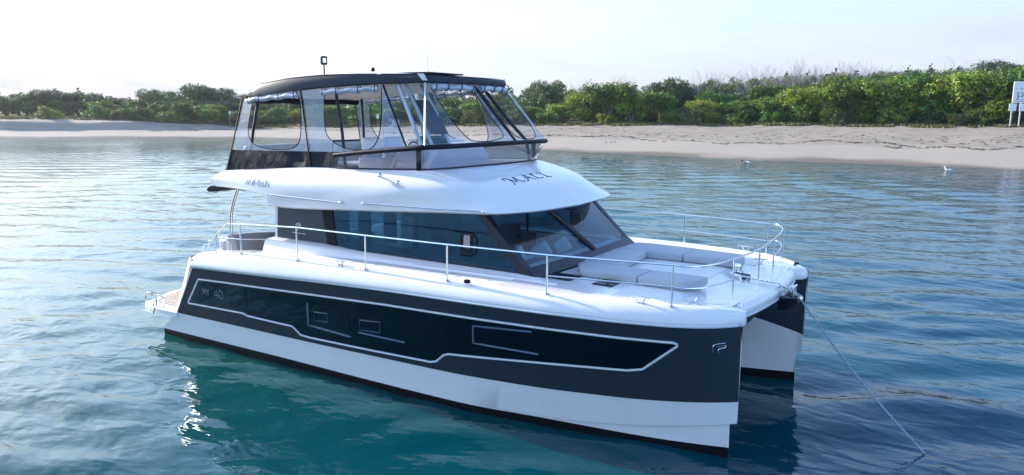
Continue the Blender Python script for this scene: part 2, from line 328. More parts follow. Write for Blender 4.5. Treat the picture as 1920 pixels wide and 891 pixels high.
# ------------------------------------------------------------------ deck shell
for s in (-1, 1):
    R = []
    for x in list(np.linspace(.96, 11.3, 100))+list(np.linspace(11.33, 11.835, 26)):
        y0 = yrail(x); zr = zrub(x)+.012; zd = zdk(x); k = sm(11.6, 11.84, x)
        # nose rounds off at the bow tip
        inn = y0-.22
        R.append([(x, s*(y0-.02-.1*k*0), zr-.02), (x, s*(y0+.004), zr), (x, s*(y0+.01), zr+.03), (x, s*(y0-.012), zr+.09), (x, s*(y0-.05), zr+(zd-zr)*.62), (x, s*(y0-.12), zd-.035), (x, s*(y0-.18), zd-.006), (x, s*inn, zd), (x, s*(inn-.05), zd-.004), (x, s*(inn-.06), zd-.03)])
    b = MB().grid(R); b.add(R[0], [tuple(range(len(R[0])))])
    b.build('gunwale', WHITE, boat, auto=50)
    # bow tip pad
    tip = [(11.1, 1.62), (11.35, 1.60), (11.60, 1.58), (11.73, 1.64), (11.81, 1.73), (11.845, 1.86), (11.84, 1.96), (11.78, yrail(11.78)-.03), (11.62, yrail(11.62)-.06), (11.4, yrail(11.4)-.10), (11.1, yrail(11.1)-.16)]
    T3 = cat([Vector((a, b, 0)) for a, b in tip], 4, True)
    cx, cy = 11.45, 1.82; R = []
    for q, z in ((.985, 1.94), (1.0, 1.955), (1.0, 2.0), (.985, 2.045), (.94, 2.09), (.85, 2.118), (.5, 2.135), (.02, 2.14)):
        R.append([(cx+(p.x-cx)*q, s*(cy+(p.y-cy)*q), z) for p in T3])
    MB().grid(R, True).build('bow_pad', WHITE, boat, auto=50)
    # side deck, walking surface
    R = [[(x, s*(yrail(x)-.27-(yrail(x)-.27-1.93)*t), zdk(x)-.022-.02*t) for t in np.linspace(0, 1, 6)] for x in np.linspace(2.4, 8.6, 50)]
    MB().grid(R).build('side_deck', NONSKID, boat)
    # cabin base moulding rising from the side deck
    R = []
    for x in np.linspace(2.3, 8.95, 66):
        a = 1-sm(3.6, 4.8, x); yb = 2.13+.16*a-.0*x; zd = zdk(x)-.035; zt = 2.24+.045*a; zt = zt+(2.17-zt)*sm(8.15, 8.95, x)
        R.append([(x, s*yb, zd-.03), (x, s*(yb-.015), zd+.03), (x, s*(yb-.07), zt-.045), (x, s*(yb-.12), zt-.01), (x, s*1.96, zt), (x, s*1.90, zt), (x, s*1.90, 1.2)])
    b = MB().grid(R); b.add(R[0], [tuple(range(7))]); b.add(R[-1], [tuple(range(7))])
    b.build('cabin_side', WHITE, boat, auto=50)
    # aft coaming: inner wall and buttress
    R = []
    for x in np.linspace(.96, 2.45, 16):
        zd = zdk(x); R.append([(x, s*(yrail(x)-.26), zd-.012), (x, s*2.42, zd-.02), (x, s*2.36, zd-.07), (x, s*2.34, 1.1)])
    b = MB().grid(R); b.build('cockpit_coaming', WHITE, boat, auto=50)
    b = MB()
    R = []
    for t in np.linspace(0, 1, 14):
        z = .56+(1.86-.56)*t; xx = .10+(z-.56)*.655
        R.append([(xx+.05, s*(yo(xx, z)+.002), z), (xx-.06, s*(yo(xx, z)-.015), z+.01), (xx-.12, s*(yo(xx, z)-.09), z+.02), (xx-.12, s*(yo(xx, z)-.5), z+.02), (xx+.2, s*(yo(xx, z)-.52), z)])
    b.grid(R); b.build('stern_buttress', WHITE, boat, auto=60)
# foredeck (one sheet, centre lower than the rim, raised beam at the front)
def zfore(x, y):
    z = 2.185-.06*sm(10.6, 11.0, x)
    b = sm(11.08, 11.16, x); z = z*(1-b)+2.125*b
    e = sm(2.0, 2.45, abs(y)+1.2*max(0, x-11.0)); z = z*(1-e)+max(z, zdk(x)-.03)*e
    return z
R = []
for x in np.linspace(8.2, 11.597, 90):
    yy = yrail(x)-.265; yy = min(yy, 3)
    R.append([(x, yy*t, zfore(x, yy*t)) for t in np.linspace(-1, 1, 41)])
MB().grid(R).build('foredeck', WHITE, boat, auto=60)
def fx(y): return 11.70+.14*(1-(y/1.6)**2)
R = []
for y in np.linspace(-1.64, 1.64, 30):
    x = fx(y); R.append([(11.60, y, 2.125), (x-.08, y, 2.12), (x-.025, y, 2.10), (x, y, 2.06), (x, y, 1.98), (x-.015, y, 1.955), (x-.05, y, 1.95), (x-.07, y, 1.90)])
MB().grid(R).build('bow_beam', WHITE, boat, auto=60)
MB().tube([(fx(y)+.002, y, 1.955) for y in np.linspace(-1.62, 1.62, 30)], .016, 6).build('bow_beam_trim', TRIM, boat)
# nacelle between the hulls, dark painted
R = []
for y in np.linspace(-1.9, 1.9, 33):
    a = abs(y)/1.9; r = []
    for t in np.linspace(0, 1, 14):
        x = (fx(min(1.6, abs(y)))-.07)*(1-t)+8.8*t
        dep = (1-a**2)*1.0+.12
        z = 1.93-dep*(1-(1-t)**1.9)*.95
        if a > .8: z = 1.93-(1.93-z)
        x = x if t == 0 else 11.66-.85*t**.9-2.2*t**3+(-.1*a)
        r.append((x, y, z))
    R.append(r)
MB().grid(R).build('nacelle', CHAR, boat, auto=60)
MB().box((4.7, 0, 1.0), (9.2, 3.3, .22), bev=.05).build('bridge_deck', WHITE, boat)
# swim platform
pl = [(.15, 2.85), (-.3, 2.86), (-.95, 2.82), (-1.15, 2.74), (-1.24, 2.5), (-1.55, 1.9), (-1.7, 1.0), (-1.72, 0)]
full = [(x, -y) for x, y in pl]+[(x, y) for x, y in reversed(pl[:-1])]
R = []
for q, z in ((.96, .42), (1.0, .47), (1.0, .56), (.985, .595), (.95, .6), (.02, .6)):
    R.append([(-.3+(x+.3)*q if x < -.3 else x, y*q if abs(y) > 0 else 0, z) for x, y in full])
b = MB().grid(R, True); b.add(R[0], [tuple(range(len(full)))]); b.build('swim_platform', WHITE, boat, auto=40)
for s in (-1, 1):
    for k in range(9):
        yk = 1.35+k*.15; x0 = -1.45+max(0, yk-1.6)*.45
        MB().box(((x0-.02)/2, s*yk, .606), (abs(x0+.02), .138, .012)).build('teak_plank', TEAK, boat, smooth=False)
    # stairs up to the cockpit
    for k in range(3): MB().box((.35+.27*k, s*2.25, .72+.24*k), (.34, .75, .22), bev=.02).build('stern_step', WHITE, boat)
    hb = MB()
    for xx in (-.62, -1.0): hb.tube([(xx, s*2.80, .58), (xx, s*2.80, .78), (xx+.05, s*2.80, .84), (xx+.2, s*2.8, .84), (xx+.26, s*2.8, .78), (xx+.26, s*2.8, .58)], .016, 8)
    hb.tube([(-1.02, s*2.86, .60), (-.95, s*2.9, .48), (-.6, s*2.9, .44), (-.55, s*2.88, .58)], .016, 8)
    hb.build('platform_hoop', STEEL, boat)
MB().box((.62, 0, 1.45), (.5, 4.0, .75), bev=.08).build('stern_bench', WHITE, boat)
MB().box((1.4, 0, 1.12), (2.2, 4.7, .08)).build('cockpit_floor', NONSKID, boat)
# ------------------------------------------------------------------ saloon
MB().box((5.4, 0, 1.13), (6.0, 3.84, .06)).build('saloon_floor', INTB, boat)
ysd = lambda z: 1.95-.05*(z-2.25)/.9
def sideplate(name, poly, m, s, off=0, t=.02, lab=None, par=None):
    return MB().prism([(x, s*(ysd(z)+off), z) for x, z in poly], (0, -s*t, 0)).build(name, m, par or boat, smooth=False, label=lab)
for s in (-1, 1):
    sideplate('aft_side_panel', [(2.38, 2.27), (2.38, 2.93), (3.64, 2.93), (3.80, 2.25)], PANEL, s, .02, .05, 'blue-grey cabin side panel with a small emblem')
    sideplate('door_edge', [(2.30, 2.24), (2.31, 2.93), (2.375, 2.93), (2.375, 2.24)], TRIM, s, .015, .06)
    sideplate('side_pillar', [(3.805, 2.25), (3.645, 3.0), (3.90, 3.0), (4.05, 2.25)], BLACK, s, .025, .06)
    g = sideplate('side_window', [(4.055, 2.25), (3.905, 3.12), (7.26, 3.16), (8.1, 2.30), (8.1, 2.25)], TINT, s, .01, .008, 'dark tinted saloon side window')
    sideplate('window_frame', [(5.9, 2.26), (5.9, 3.1), (5.95, 3.1), (5.95, 2.26)], BLACK, s, -.003, .03, par=g)
    b = MB()
    b.tube([(x, s*(ysd(z)+.014), z) for x, z in [(6.95, 2.42), (7.2, 2.42), (7.3, 2.5), (7.3, 2.72), (7.22, 2.80), (6.9, 2.81), (6.85, 2.81)]], .02, 6); b.build('opening_window_frame', BLACK, g)
    MB().prism([(x, s*(ysd(z)+.016), z) for x, z in [(6.96, 2.46), (6.96, 2.77), (7.22, 2.77), (7.22, 2.46)]], (0, -s*.003, 0)).build('dark_opening_plate', BLACK, g, smooth=False)  # black plate on the glass, painted darkness of the open window
    MB().grid([[(7.03+.12*u+.012*math.sin(u*14), s*(ysd(z)+.019+.004*math.sin(u*20)), z) for u in np.linspace(0, 1, 12)] for z in np.linspace(2.55, 2.765, 4)]).build('curtain', mat('beige_curtain', (.40, .32, .30), .9), g)
    # A pillar and lower sill
    b = MB(); b.prism([(8.42, s*1.97, 2.22), (8.20, s*1.985, 2.22), (7.22, s*1.945, 3.2), (7.40, s*1.93, 3.2)], (0, -s*.13, 0)); b.build('windshield_pillar', NAVY, boat, smooth=False)
    sideplate('window_sill', [(4.05, 2.222), (4.05, 2.262), (8.25, 2.262), (8.25, 2.222)], NAVY, s, .022, .06)
def wbx(y): return 8.30+.07*(1-(y/1.9)**2)
def wtx(y): return 7.36+.16*(1-(y/1.9)**2)
for y0, y1 in ((-1.86, -.02), (.02, 1.86)):
    R = [[(wbx(y)+(wtx(y)-wbx(y))*t, y, 2.33+(3.2-2.33)*t) for t in np.linspace(0, 1, 8)] for y in np.linspace(y0, y1, 12)]
    MB().grid(R).build('windshield', WSG, boat, label='clear raked windshield pane', fix=False)
mul = MB()
for yy in (0.0,):
    mul.tube([(wbx(yy)+.02, .30, 2.33), (wtx(yy)+.02, .02-.30, 3.22)], .05, 6)
mul.build('windshield_mullion', NAVY, boat)
R = [[(wbx(y)-.005, y, 2.335), (wbx(y)+.02, y, 2.34), (wbx(y)+.19, y, 2.215), (wbx(y)+.20, y, 2.19), (wbx(y)+.2, y, 2.03)] for y in np.linspace(-1.96, 1.96, 24)]
b = MB().grid(R); b.add(R[0], [(0, 1, 2, 3, 4)]); b.add(R[-1], [(0, 1, 2, 3, 4)]); b.build('windshield_sill', NAVY, boat, auto=30)
MB().box((8.16, 0, 2.27), (.22, 3.7, .06), bev=.02).build('dashboard', INTW, boat); MB().box((7.84, 0, 2.22), (.42, 3.7, .06), bev=.02).build('dashboard', INTG, boat)
# interior furniture seen through the glass
MB().box((7.45, .9, 1.75), (.7, 1.7, .9), bev=.05).build('helm_console', INTG, boat)
sb = MB(); sb.box((6.2, .9, 1.75), (.55, 1.1, .5), bev=.08); sb.box((5.98, .9, 2.2), (.16, 1.1, .6), bev=.06); sb.build('helm_seat', INTD, boat)
sb = MB(); sb.box((6.9, -1.0, 1.6), (1.5, 1.3, .5), bev=.08); sb.box((7.6, -1.0, 2.05), (.25, 1.4, .5), bev=.1, tilt=-.3); sb.build('saloon_sofa', CUSH, boat)
for (x, y, a) in ((7.75, -.55, .4), (7.65, -1.2, -.3), (7.8, .1, .9)): MB().box((x, y, 2.36), (.32, .12, .3), rot=a, tilt=-.6, bev=.055).build('throw_pillow', CUSH, boat)
MB().box((4.9, 1.55, 1.75), (2.6, .6, 1.0), bev=.03).build('galley_counter', INTD, boat)
MB().box((3.9, 1.35, 2.1), (.7, .9, 1.9), bev=.02).build('fridge_cabinet', INTD, boat)
MB().box((5.0, -1.4, 1.5), (1.8, .8, .5), bev=.06).build('saloon_bench', CUSH, boat)
MB().box((4.62, -1.80, 2.6), (.30, .04, 1.0), bev=.01).build('window_blind', INTW, boat)
MB().box((6.05, -1.80, 2.6), (.22, .04, 1.0), bev=.01).build('window_blind', INTW, boat)
MB().box((5.25, -1.80, 2.75), (.30, .04, .6), bev=.01).build('window_blind', CUSH, boat)
for yy in (-.55,): MB().box((2.34, yy, 2.0), (.05, 1.3, 1.85)).build('saloon_door', TINT, boat, smooth=False)
# ------------------------------------------------------------------ flybridge moulding
N = 100
def ring(keys):
    h = resamp(cat([Vector(k) for k in keys], 10), N)
    return h
TOP = [(.95, 2.0, 3.56), (2.1, 1.98, 3.65), (3.35, 1.96, 3.735), (4.6, 1.94, 3.77), (5.7, 1.92, 3.81), (6.12, 1.84, 3.82), (6.33, 1.45, 3.82), (6.42, .8, 3.825), (6.45, 0, 3.825)]
SHO = [(.85, 2.07, 3.535), (2.1, 2.08, 3.61), (3.35, 2.07, 3.69), (4.6, 2.06, 3.72), (5.75, 2.03, 3.76), (6.35, 1.93, 3.775), (6.62, 1.5, 3.775), (6.75, .8, 3.78), (6.78, 0, 3.78)]
MID = [(.72, 2.2, 3.42), (2.1, 2.27, 3.44), (3.35, 2.29, 3.45), (4.8, 2.28, 3.47), (6.2, 2.24, 3.52), (7.05, 2.06, 3.54), (7.42, 1.5, 3.555), (7.55, .8, 3.57), (7.6, 0, 3.57)]
LOW = [(.60, 2.2, 3.24), (1.7, 2.3, 3.25), (2.45, 2.34, 3.17), (2.85, 2.35, 2.99), (4.8, 2.33, 3.07), (6.8, 2.24, 3.175), (7.72, 2.07, 3.20), (8.10, 1.35, 3.20), (8.22, 0, 3.19)]
# sections use the same key index so the creases run clean
def rings_from(keysets, per=11):
    return [cat([Vector(k) for k in ks], per) for ks in keysets]
LOW2 = [(x-.05 if i > 5 else x, y-.05, z-.035) for i, (x, y, z) in enumerate(LOW)]
LOW2 = [(x-.04*sm(6.5, 8, x), y-.06*(y > .1), z-.03) for x, y, z in LOW]
UND = [(x-.35*sm(6.5, 8, x)+(.1 if x < 1 else 0), max(0, y-.35), z+.02) for x, y, z in LOW]
rt, rs, rm, rl, rl2, ru = rings_from([TOP, SHO, MID, LOW, LOW2, UND])
for s in (-1, 1):
    pass
mb = MB()
for s in (-1, 1):
    rows = []
    for i in range(len(rt)):
        a, b_, c, d, e2, g2 = rt[i], rs[i], rm[i], rl[i], rl2[i], ru[i]
        sec = cat([a, b_, c, d], 5); sec = [a.lerp(a, 0)+Vector((0, -.05, -.14))*1.0, a+Vector((0, -.04, -.01))]+sec+[e2, g2] if a.y > .3 else [a+Vector((-.05, 0, -.14)), a+Vector((-.04, 0, -.01))]+sec+[e2, g2]
        rows.append([(p.x, s*p.y, p.z) for p in sec])
    mb.grid(rows)
    aft = rows[0]
    mb.grid([[(p[0], p[1]*k, p[2]) for p in aft[1:-1]] for k in (1, .5, 0)])
FLY = mb.build('flybridge_moulding', WHITE, boat, auto=35)
R = [[(x, y, 3.30+.0*x) for y in np.linspace(-2.0, 2.0, 9)] for x in np.linspace(.8, 6.3, 20)]
MB().grid(R).build('flybridge_floor', NONSKID, boat)
R = [[(x, y, 3.165) for y in np.linspace(-1.98, 1.98, 9)] for x in np.linspace(1.0, 7.75, 20)]
MB().grid(R).build('saloon_ceiling', LINER, boat)
for s in (-1, 1):
    MB().prism([(.52, s*2.22, 3.15), (.60, s*2.22, 3.11), (.85, s*2.22, 3.13), (1.45, s*2.22, 3.245), (1.02, s*2.22, 3.30), (.62, s*2.22, 3.22)], (0, -s*.5, 0)).build('overhang_wing', BLACK, boat, smooth=False)
    for pts in ([(2.67, 3.21), (4.59, 3.185)], [(5.15, 3.215), (7.6, 3.235)]):
        b = MB(); (xa, za), (xb, zb_) = pts
        yy = lambda x: float(np.interp(x, [2, 5, 7, 7.7], [2.38, 2.37, 2.28, 2.14]))
        P = [(x, s*(yy(x)+.03), za+(zb_-za)*(x-xa)/(xb-xa)) for x in np.linspace(xa, xb, 12)]
        b.tube(P, .012, 6); b.ball(P[0], .022); b.ball(P[-1], .022)
        for q in (P[0], P[-1]): b.tube([q, (q[0], q[1]-s*.08, q[2])], .012, 6)
        b.build('grab_rail', STEEL, boat)
    b = MB(); b.tube([(5.42, s*2.24, 3.70), (5.60, s*2.26, 3.66), (5.86, s*2.3, 3.60)], .018, 6); b.ball((5.42, s*2.24, 3.71), .04); b.ball((5.88, s*2.29, 3.61), .045); b.build('fender_cleat', STEEL, boat)
    MB().tube([(1.50, s*2.18, 3.26), (1.36, s*2.2, 2.95), (1.25, s*2.2, 2.6), (1.22, s*2.2, 2.0)], .035, 10, smooth=4).build('overhang_pole', STEEL, boat)
# ------------------------------------------------------------------ hardtop
HK = [(1.16, 0), (1.16, 1.1), (1.20, 1.56), (1.5, 1.68), (2.6, 1.72), (4.0, 1.62), (5.2, 1.42), (5.62, 1.34), (5.80, 1.20), (5.95, .7), (6.0, 0)]
hk = cat([Vector((x, y, 0)) for x, y in HK], 6)
full = [(p.x, -p.y) for p in hk]+[(p.x, p.y) for p in reversed(hk[1:-1])]
zb_ = lambda x: float(np.interp(x, [1.2, 1.5, 2.6, 3.4, 4.2, 4.9, 5.7, 6.1], [5.06, 5.08, 5.18, 5.25, 5.29, 5.32, 5.335, 5.34]))
zt_ = lambda x: float(np.interp(x, [1.2, 1.55, 2.5, 3.4, 4.2, 5.6, 6.1], [5.16, 5.32, 5.43, 5.485, 5.50, 5.49, 5.46]))
def hr(q, f): return [(3.6+(x-3.6)*(1-(1-q)*.6), y*q, f(x, y)) for x, y in full]
crown = lambda x, y: zt_(x)+.10*math.sin(math.pi*min(1, max(0, (x-1.2)/4.9)))**.7*(1-(y/1.8)**2)
mb = MB()
mb.grid([hr(.2, lambda x, y: zb_(x)+.06), hr(.90, lambda x, y: zb_(x)+.05), hr(.93, lambda x, y: zb_(x)+.0), hr(.985, lambda x, y: zb_(x)-.005)], True, m=2)
mb.grid([hr(.985, lambda x, y: zb_(x)-.005), hr(1.0, lambda x, y: zb_(x)+.02), hr(1.0, lambda x, y: zb_(x)+(zt_(x)-zb_(x))*.6), hr(.975, lambda x, y: zt_(x))], True, m=1)
mb.grid([hr(q, lambda x, y, q=q: zt_(x)+(.012 if q > .9 else .012)+.11*(1-q**2)*math.sin(math.pi*min(1, max(0.05, (x-1.0)/5.2)))) for q in (.975, .96, .85, .6, .3, .02)], True, m=0)
mb.add(hr(.2, lambda x, y: zb_(x)+.06), [tuple(range(len(full)))], 2)
HT = mb.build('hardtop', [WHITE, CHAR, LINER], boat, auto=30, label='white hardtop with charcoal edge band')
MB().box((4.7, 0, 5.560), (1.0, 1.1, .03), bev=.01).build('roof_hatch', BLACK, boat)
for s in (-1, 1): MB().prism([(5.66, s*1.315, 5.38), (5.55, s*1.335, 5.50), (5.68, s*1.31, 5.50), (5.74, s*1.27, 5.38)], (.01, s*.022, 0)).build('hardtop_notch', WHITE, boat, smooth=False)
b = MB(); b.tube([(1.8, 0, 5.4), (1.8, 0, 5.82)], .017, 6); b.build('antenna_mast', CHAR, boat)
b = MB(); b.box((1.8, 0, 5.90), (.10, .14, .19), bev=.03); b.build('anchor_light', [BLACK], boat); MB().box((1.86, -.04, 5.90), (.03, .08, .1), bev=.01).build('light_lens', WHITE, boat)
MB().ball((3.15, .1, 5.68), (.045, .045, .05)).build('dome_antenna', BLACK, boat)
MB().tube([(4.73, 0, 5.55), (4.68, 0, 6.13)], [.007, .003], 5).build('whip_antenna', WHITE, boat)
b = MB(); b.tube([(4.05, -.4, 5.6), (4.05, .4, 5.6)], .008, 5); b.build('roof_rail', STEEL, boat)
# ------------------------------------------------------------------ flybridge enclosure
def hw(x): return float(np.interp(x, [1.2, 1.5, 2.6, 4, 5.2, 5.74], [1.6, 1.68, 1.70, 1.60, 1.40, 1.29]))
def ye(x, z): return 1.96+(hw(x)-1.96)*(z-3.8)/1.45
zbase = lambda x: float(np.interp(x, [.95, 2.1, 3.35, 4.6, 6.2], [3.565, 3.655, 3.74, 3.775, 3.825]))
def E3(x, z, s, off=0): return (x, s*(ye(x, z)+off), z)
def holed(name, outer, hole, m, to3, lab=None):
    """flat clear panel with an opening: bridged ring of quads between two loops sampled by angle"""
    hc = (sum(p[0] for p in hole)/len(hole), sum(p[1] for p in hole)/len(hole))
    def hit(poly, a):
        dx, dz = math.cos(a), math.sin(a); best = None
        for i in range(len(poly)):
            (x1, z1), (x2, z2) = poly[i], poly[(i+1) % len(poly)]; ex, ez = x2-x1, z2-z1; den = dx*ez-dz*ex
            if abs(den) < 1e-9: continue
            t = ((x1-hc[0])*ez-(z1-hc[1])*ex)/den; u = ((x1-hc[0])*dz-(z1-hc[1])*dx)/den
            if t > 0 and -1e-6 <= u <= 1+1e-6 and (best is None or t > best): best = t
        return (hc[0]+dx*best, hc[1]+dz*best)
    angs = sorted(set([math.atan2(p[1]-hc[1], p[0]-hc[0]) for p in outer+hole]+[2*math.pi*k/64-math.pi for k in range(64)]))
    A = [to3(*hit(hole, a)) for a in angs]; B_ = [to3(*hit(outer, a)) for a in angs]
    return MB().grid([A, B_], True).build(name, m, boat, smooth=False, label=lab, fix=False)
def rh(P, k=5): return [(p.x, p.y) for p in cat([Vector((a, b, 0)) for a, b in P], k)]
for s in (-1, 1):
    t3 = lambda x, z: E3(x, z, s)
    hole1 = rh([(1.52, 5.0), (1.46, 4.5), (1.58, 4.22), (1.84, 4.09), (2.42, 4.045), (2.88, 4.10), (3.03, 4.33), (2.92, 4.95), (2.80, 5.17)])
    holed('enclosure_panel', [(1.06, 3.99), (1.12, 5.05), (2.90, 5.21), (3.30, 4.05)], hole1, VINYLM, t3, 'milky clear vinyl side panel rolled open')
    hole2 = rh([(3.50, 5.20), (3.62, 4.6), (3.78, 4.32), (4.18, 4.15), (4.6, 4.11), (4.9, 4.18), (4.97, 4.52), (4.80, 5.26)])
    holed('enclosure_panel', [(3.31, 4.05), (2.91, 5.22), (4.84, 5.29), (5.14, 4.14), (4.2, 4.06)], hole2, VINYLM, t3, 'milky clear vinyl side panel rolled open')
    MB().prism([E3(5.142, 4.14, s), E3(4.842, 5.29, s), E3(4.86, 5.29, s), E3(5.66, 4.19, s)], (0, s*.002, 0)).build('enclosure_panel', VINYL, boat, smooth=False)
    MB().grid([[E3(5.68, 4.19, s), E3(4.86, 5.30, s)], [(6.24, s*2.0, 4.22), (5.68, s*1.30, 5.33)]]).build('enclosure_panel', VINYLC, boat, smooth=False, fix=False)
    for hh in (hole1, hole2): MB().tube([E3(x, z, s, .004) for x, z in hh], .009, 5).build('zipper', BLACK, boat)
    # black skirt with soft folds
    R = []
    for i, x in enumerate(np.linspace(.90, 4.12, 60)):
        r = []
        for k in range(9):
            t = k/8; z = zbase(x)+.005+(3.985+.02*(x-.9)-zbase(x)+.0)*t
            xx = x+.10*t*(1-min(1, (x-.9)/1.5))
            fold = .035*math.sin(x*5.2+t*2.6)*math.sin(math.pi*t)*(.4+.6*math.sin(x*2.1+1)) if x < 3.2 else 0
            r.append(E3(xx, z, s, .01+fold))
        R.append(r)
    MB().grid(R).build('canvas_skirt', CANVAS, boat, label='black canvas skirt of the flybridge enclosure')
    sm1 = MB(); sm1.tube([E3(3.42, 3.745, s, .016), E3(2.89, 5.24, s, .01)], .014, 6); sm1.build('seam', BLACK, boat)
    sm1 = MB(); sm1.tube([E3(.98, 3.57, s, .012), E3(1.10, 5.06, s, .01)], .014, 6); sm1.build('seam', BLACK, boat)
    sm1 = MB(); sm1.tube([E3(5.67, 4.19, s, .02), E3(4.83, 5.30, s, .01)], .019, 6); sm1.build('seam', BLACK, boat)
    MB().tube([(5.70, s*1.30, 5.34), (6.27, s*2.03, 4.23)], .012, 6).build('corner_edge', TRIM, boat)
    # rolled up windows with straps
    for (x0, x1, z0, z1) in ((1.30, 2.86, 5.0, 5.11), (3.48, 4.80, 5.16, 5.22)):
        nn = 24; P = [(x0+(x1-x0)*k/nn, s*(ye(x0+(x1-x0)*k/nn, 5.1)+.035), z0+(z1-z0)*k/nn-.012*math.sin(k*.9)) for k in range(nn+1)]
        rl_ = MB().tube(P, [.047+.003*math.sin(k*1.7) for k in range(nn+1)], 10).build('rolled_window', ROLLM, boat)
        st = MB()
        for q in (.04, .3, .68, .96):
            x = x0+(x1-x0)*q; z = z0+(z1-z0)*q
            MB().tube([(x+.01*math.cos(a*1.0), s*(ye(x, 5.1)+.035+.056*math.cos(a)), z+.02+.078*math.sin(a)) for a in [2*math.pi*k/14 for k in range(14)]], .008, 5, True).build('strap', BLACK, rl_)
    # padded rail above the acrylic
# rail: side-front-side, one continuous
rail = [(4.08, 2.0, 4.00), (4.6, 2.02, 4.06), (5.4, 2.04, 4.14), (6.05, 2.045, 4.20), (6.26, 2.0, 4.22), (6.38, 1.85, 4.225), (6.46, 1.2, 4.23), (6.50, 0, 4.235)]
rf = [(x, -y, z) for x, y, z in rail]+[(x, y, z) for x, y, z in reversed(rail[:-1])]
MB().tube(rf, .045, 10, smooth=5).build('padded_rail', BLACK, boat)
bl = [(4.10, 1.97, 3.77), (4.6, 1.965, 3.785), (5.4, 1.955, 3.81), (5.85, 1.93, 3.83), (6.12, 1.86, 3.835), (6.2, 1.75, 3.835), (6.33, 1.2, 3.84), (6.38, 0, 3.84)]
bf = [(x, -y, z-.02) for x, y, z in bl]+[(x, y, z-.02) for x, y, z in reversed(bl[:-1])]
A = cat(rf, 5); B_ = cat(bf, 5)
MB().grid([A, B_]).build('acrylic_screen', ACRY, boat, label='tinted acrylic windscreen below the padded rail', fix=False)
MB().tube([p+Vector((0, 0, .012)) for p in B_], .018, 6).build('screen_base_trim', CHAR, boat)
for s in (-1, 1): MB().box((6.05, s*1.93, 4.01), (.07, .05, .40)).build('screen_post', BLACK, boat)
# front clear panels (between rail and hardtop), two openings
def F3(y, t):      # y across, t from rail(0) to hardtop(1)
    xa = 6.42-.035*y*y; xb = 5.93-.055*y*y
    return (xa+(xb-xa)*t, y*(1-.36*t), 4.24+(5.33-4.24)*t)
for s in (-1, 1):
    if s < 0: oy = [(.66, 0), (-.17, 1), (-2.02, 1), (-2.02, 0)]; hl = rh([(-.28, .93), (.05, .5), (.30, .14), (-.1, .05), (-.5, .04), (-.88, .09), (-1.27, .38), (-1.54, .63), (-1.86, .93)])
    else: oy = [(.70, 0), (-.13, 1), (2.02, 1), (2.02, 0)]; hl = rh([(.05, .93), (.35, .55), (.70, .15), (1.05, .05), (1.6, .06), (1.82, .25), (1.80, .6), (1.78, .93)])
    holed('enclosure_panel', oy, hl, VINYL, lambda y, t: F3(y, t), 'clear vinyl front panel rolled open')
    MB().tube([F3(y, t) for y, t in hl], .009, 5).build('zipper', BLACK, boat)
    P = [Vector(F3(y, .97))+Vector((.05, 0, -.03-.01*math.sin(y*9))) for y in (np.linspace(-.35, -1.9, 20) if s < 0 else np.linspace(.02, 1.9, 20))]
    rl_ = MB().tube(P, [.055+.004*math.sin(k*1.9) for k in range(20)], 10).build('rolled_window', ROLLM, boat)
    for q in (1, 7, 13, 18): MB().tube([P[q]+Vector((.065*math.cos(a), 0, .02+.085*math.sin(a))) for a in [2*math.pi*k/14 for k in range(14)]], .009, 5, True).build('strap', BLACK, rl_)
    MB().tube([F3(.68+.02*s, 0), F3(-.15+.02*s, .98)], .014, 6).build('seam', BLACK, boat)
# aft canvas roll and the frame
P = [(1.22, y, 5.02+.01*math.sin(y*7)) for y in np.linspace(-1.6, 1.6, 20)]
MB().tube(P, .07, 10).build('rolled_window', CANVAS, boat, label='black canvas roll along the aft edge of the hardtop')
for s in (-1, 1):
    MB().tube([(5.12, s*1.36, 5.31), (5.70, s*1.62, 4.55), (5.98, s*1.75, 4.22), (6.03, s*1.80, 3.78)], .036, 8).build('hardtop_post', ALU if s < 0 else CHAR, boat)
    MB().tube([(1.45, s*1.52, 5.08), (1.38, s*1.64, 4.4), (1.30, s*1.74, 3.6)], .032, 8).build('hardtop_post', CHAR, boat)
    MB().tube([(3.60, s*1.45, 5.22), (3.85, s*1.55, 4.4), (4.0, s*1.6, 3.35)], .03, 8).build('hardtop_post', CHAR, boat)
# helm station
for (ya, yb_) in ((-1.22, -.98), (-.76, -.42)): MB().tube([(5.15, ya, 5.34), (5.35, (ya+yb_)/2, 4.85), (5.58, yb_, 4.2)], .036, 6).build('helm_frame', ALU, boat)
MB().prism([(5.27, -1.10, 5.02), (5.27, -.62, 5.02), (5.55, -.45, 4.40), (5.55, -.97, 4.40)], (.02, 0, .012)).build('helm_screen', CHAR, boat, smooth=False)
R = []
for y, q in ((-1.62, .0), (-1.6, .9), (-1.5, 1), (-.8, 1.0), (0, 1.0), (.35, 1), (.45, .9), (.47, 0)):
    R.append([(5.2, y, 3.3+.0*q), (5.25, y, 3.3+.82*q), (5.5, y, 3.3+.93*q), (5.78, y, 3.3+.9*q), (5.95, y, 3.3+.60*q), (6.0, y, 3.3)])
MB().grid(R).build('flybridge_console', WHITE, boat, auto=40)
MB().box((5.42, -.75, 4.28), (.26, .7, .12), bev=.05, tilt=.3).build('instrument_hood', CHAR, boat)
st = MB().box((4.2, -.62, 3.62), (.6, 1.15, .62), bev=.05).build('helm_bench', WHITE, boat)
for yy in (-.95, -.32): MB().box((4.05, yy, 4.10), (.14, .50, .42), bev=.07, tilt=-.12).build('seat_back', WHITE, boat)
MB().tube([(4.95, -.75+.19*math.cos(a), 4.05+.19*math.sin(a)) for a in [2*math.pi*k/20 for k in range(20)]], .016, 6, True).build('steering_wheel', BLACK, boat)
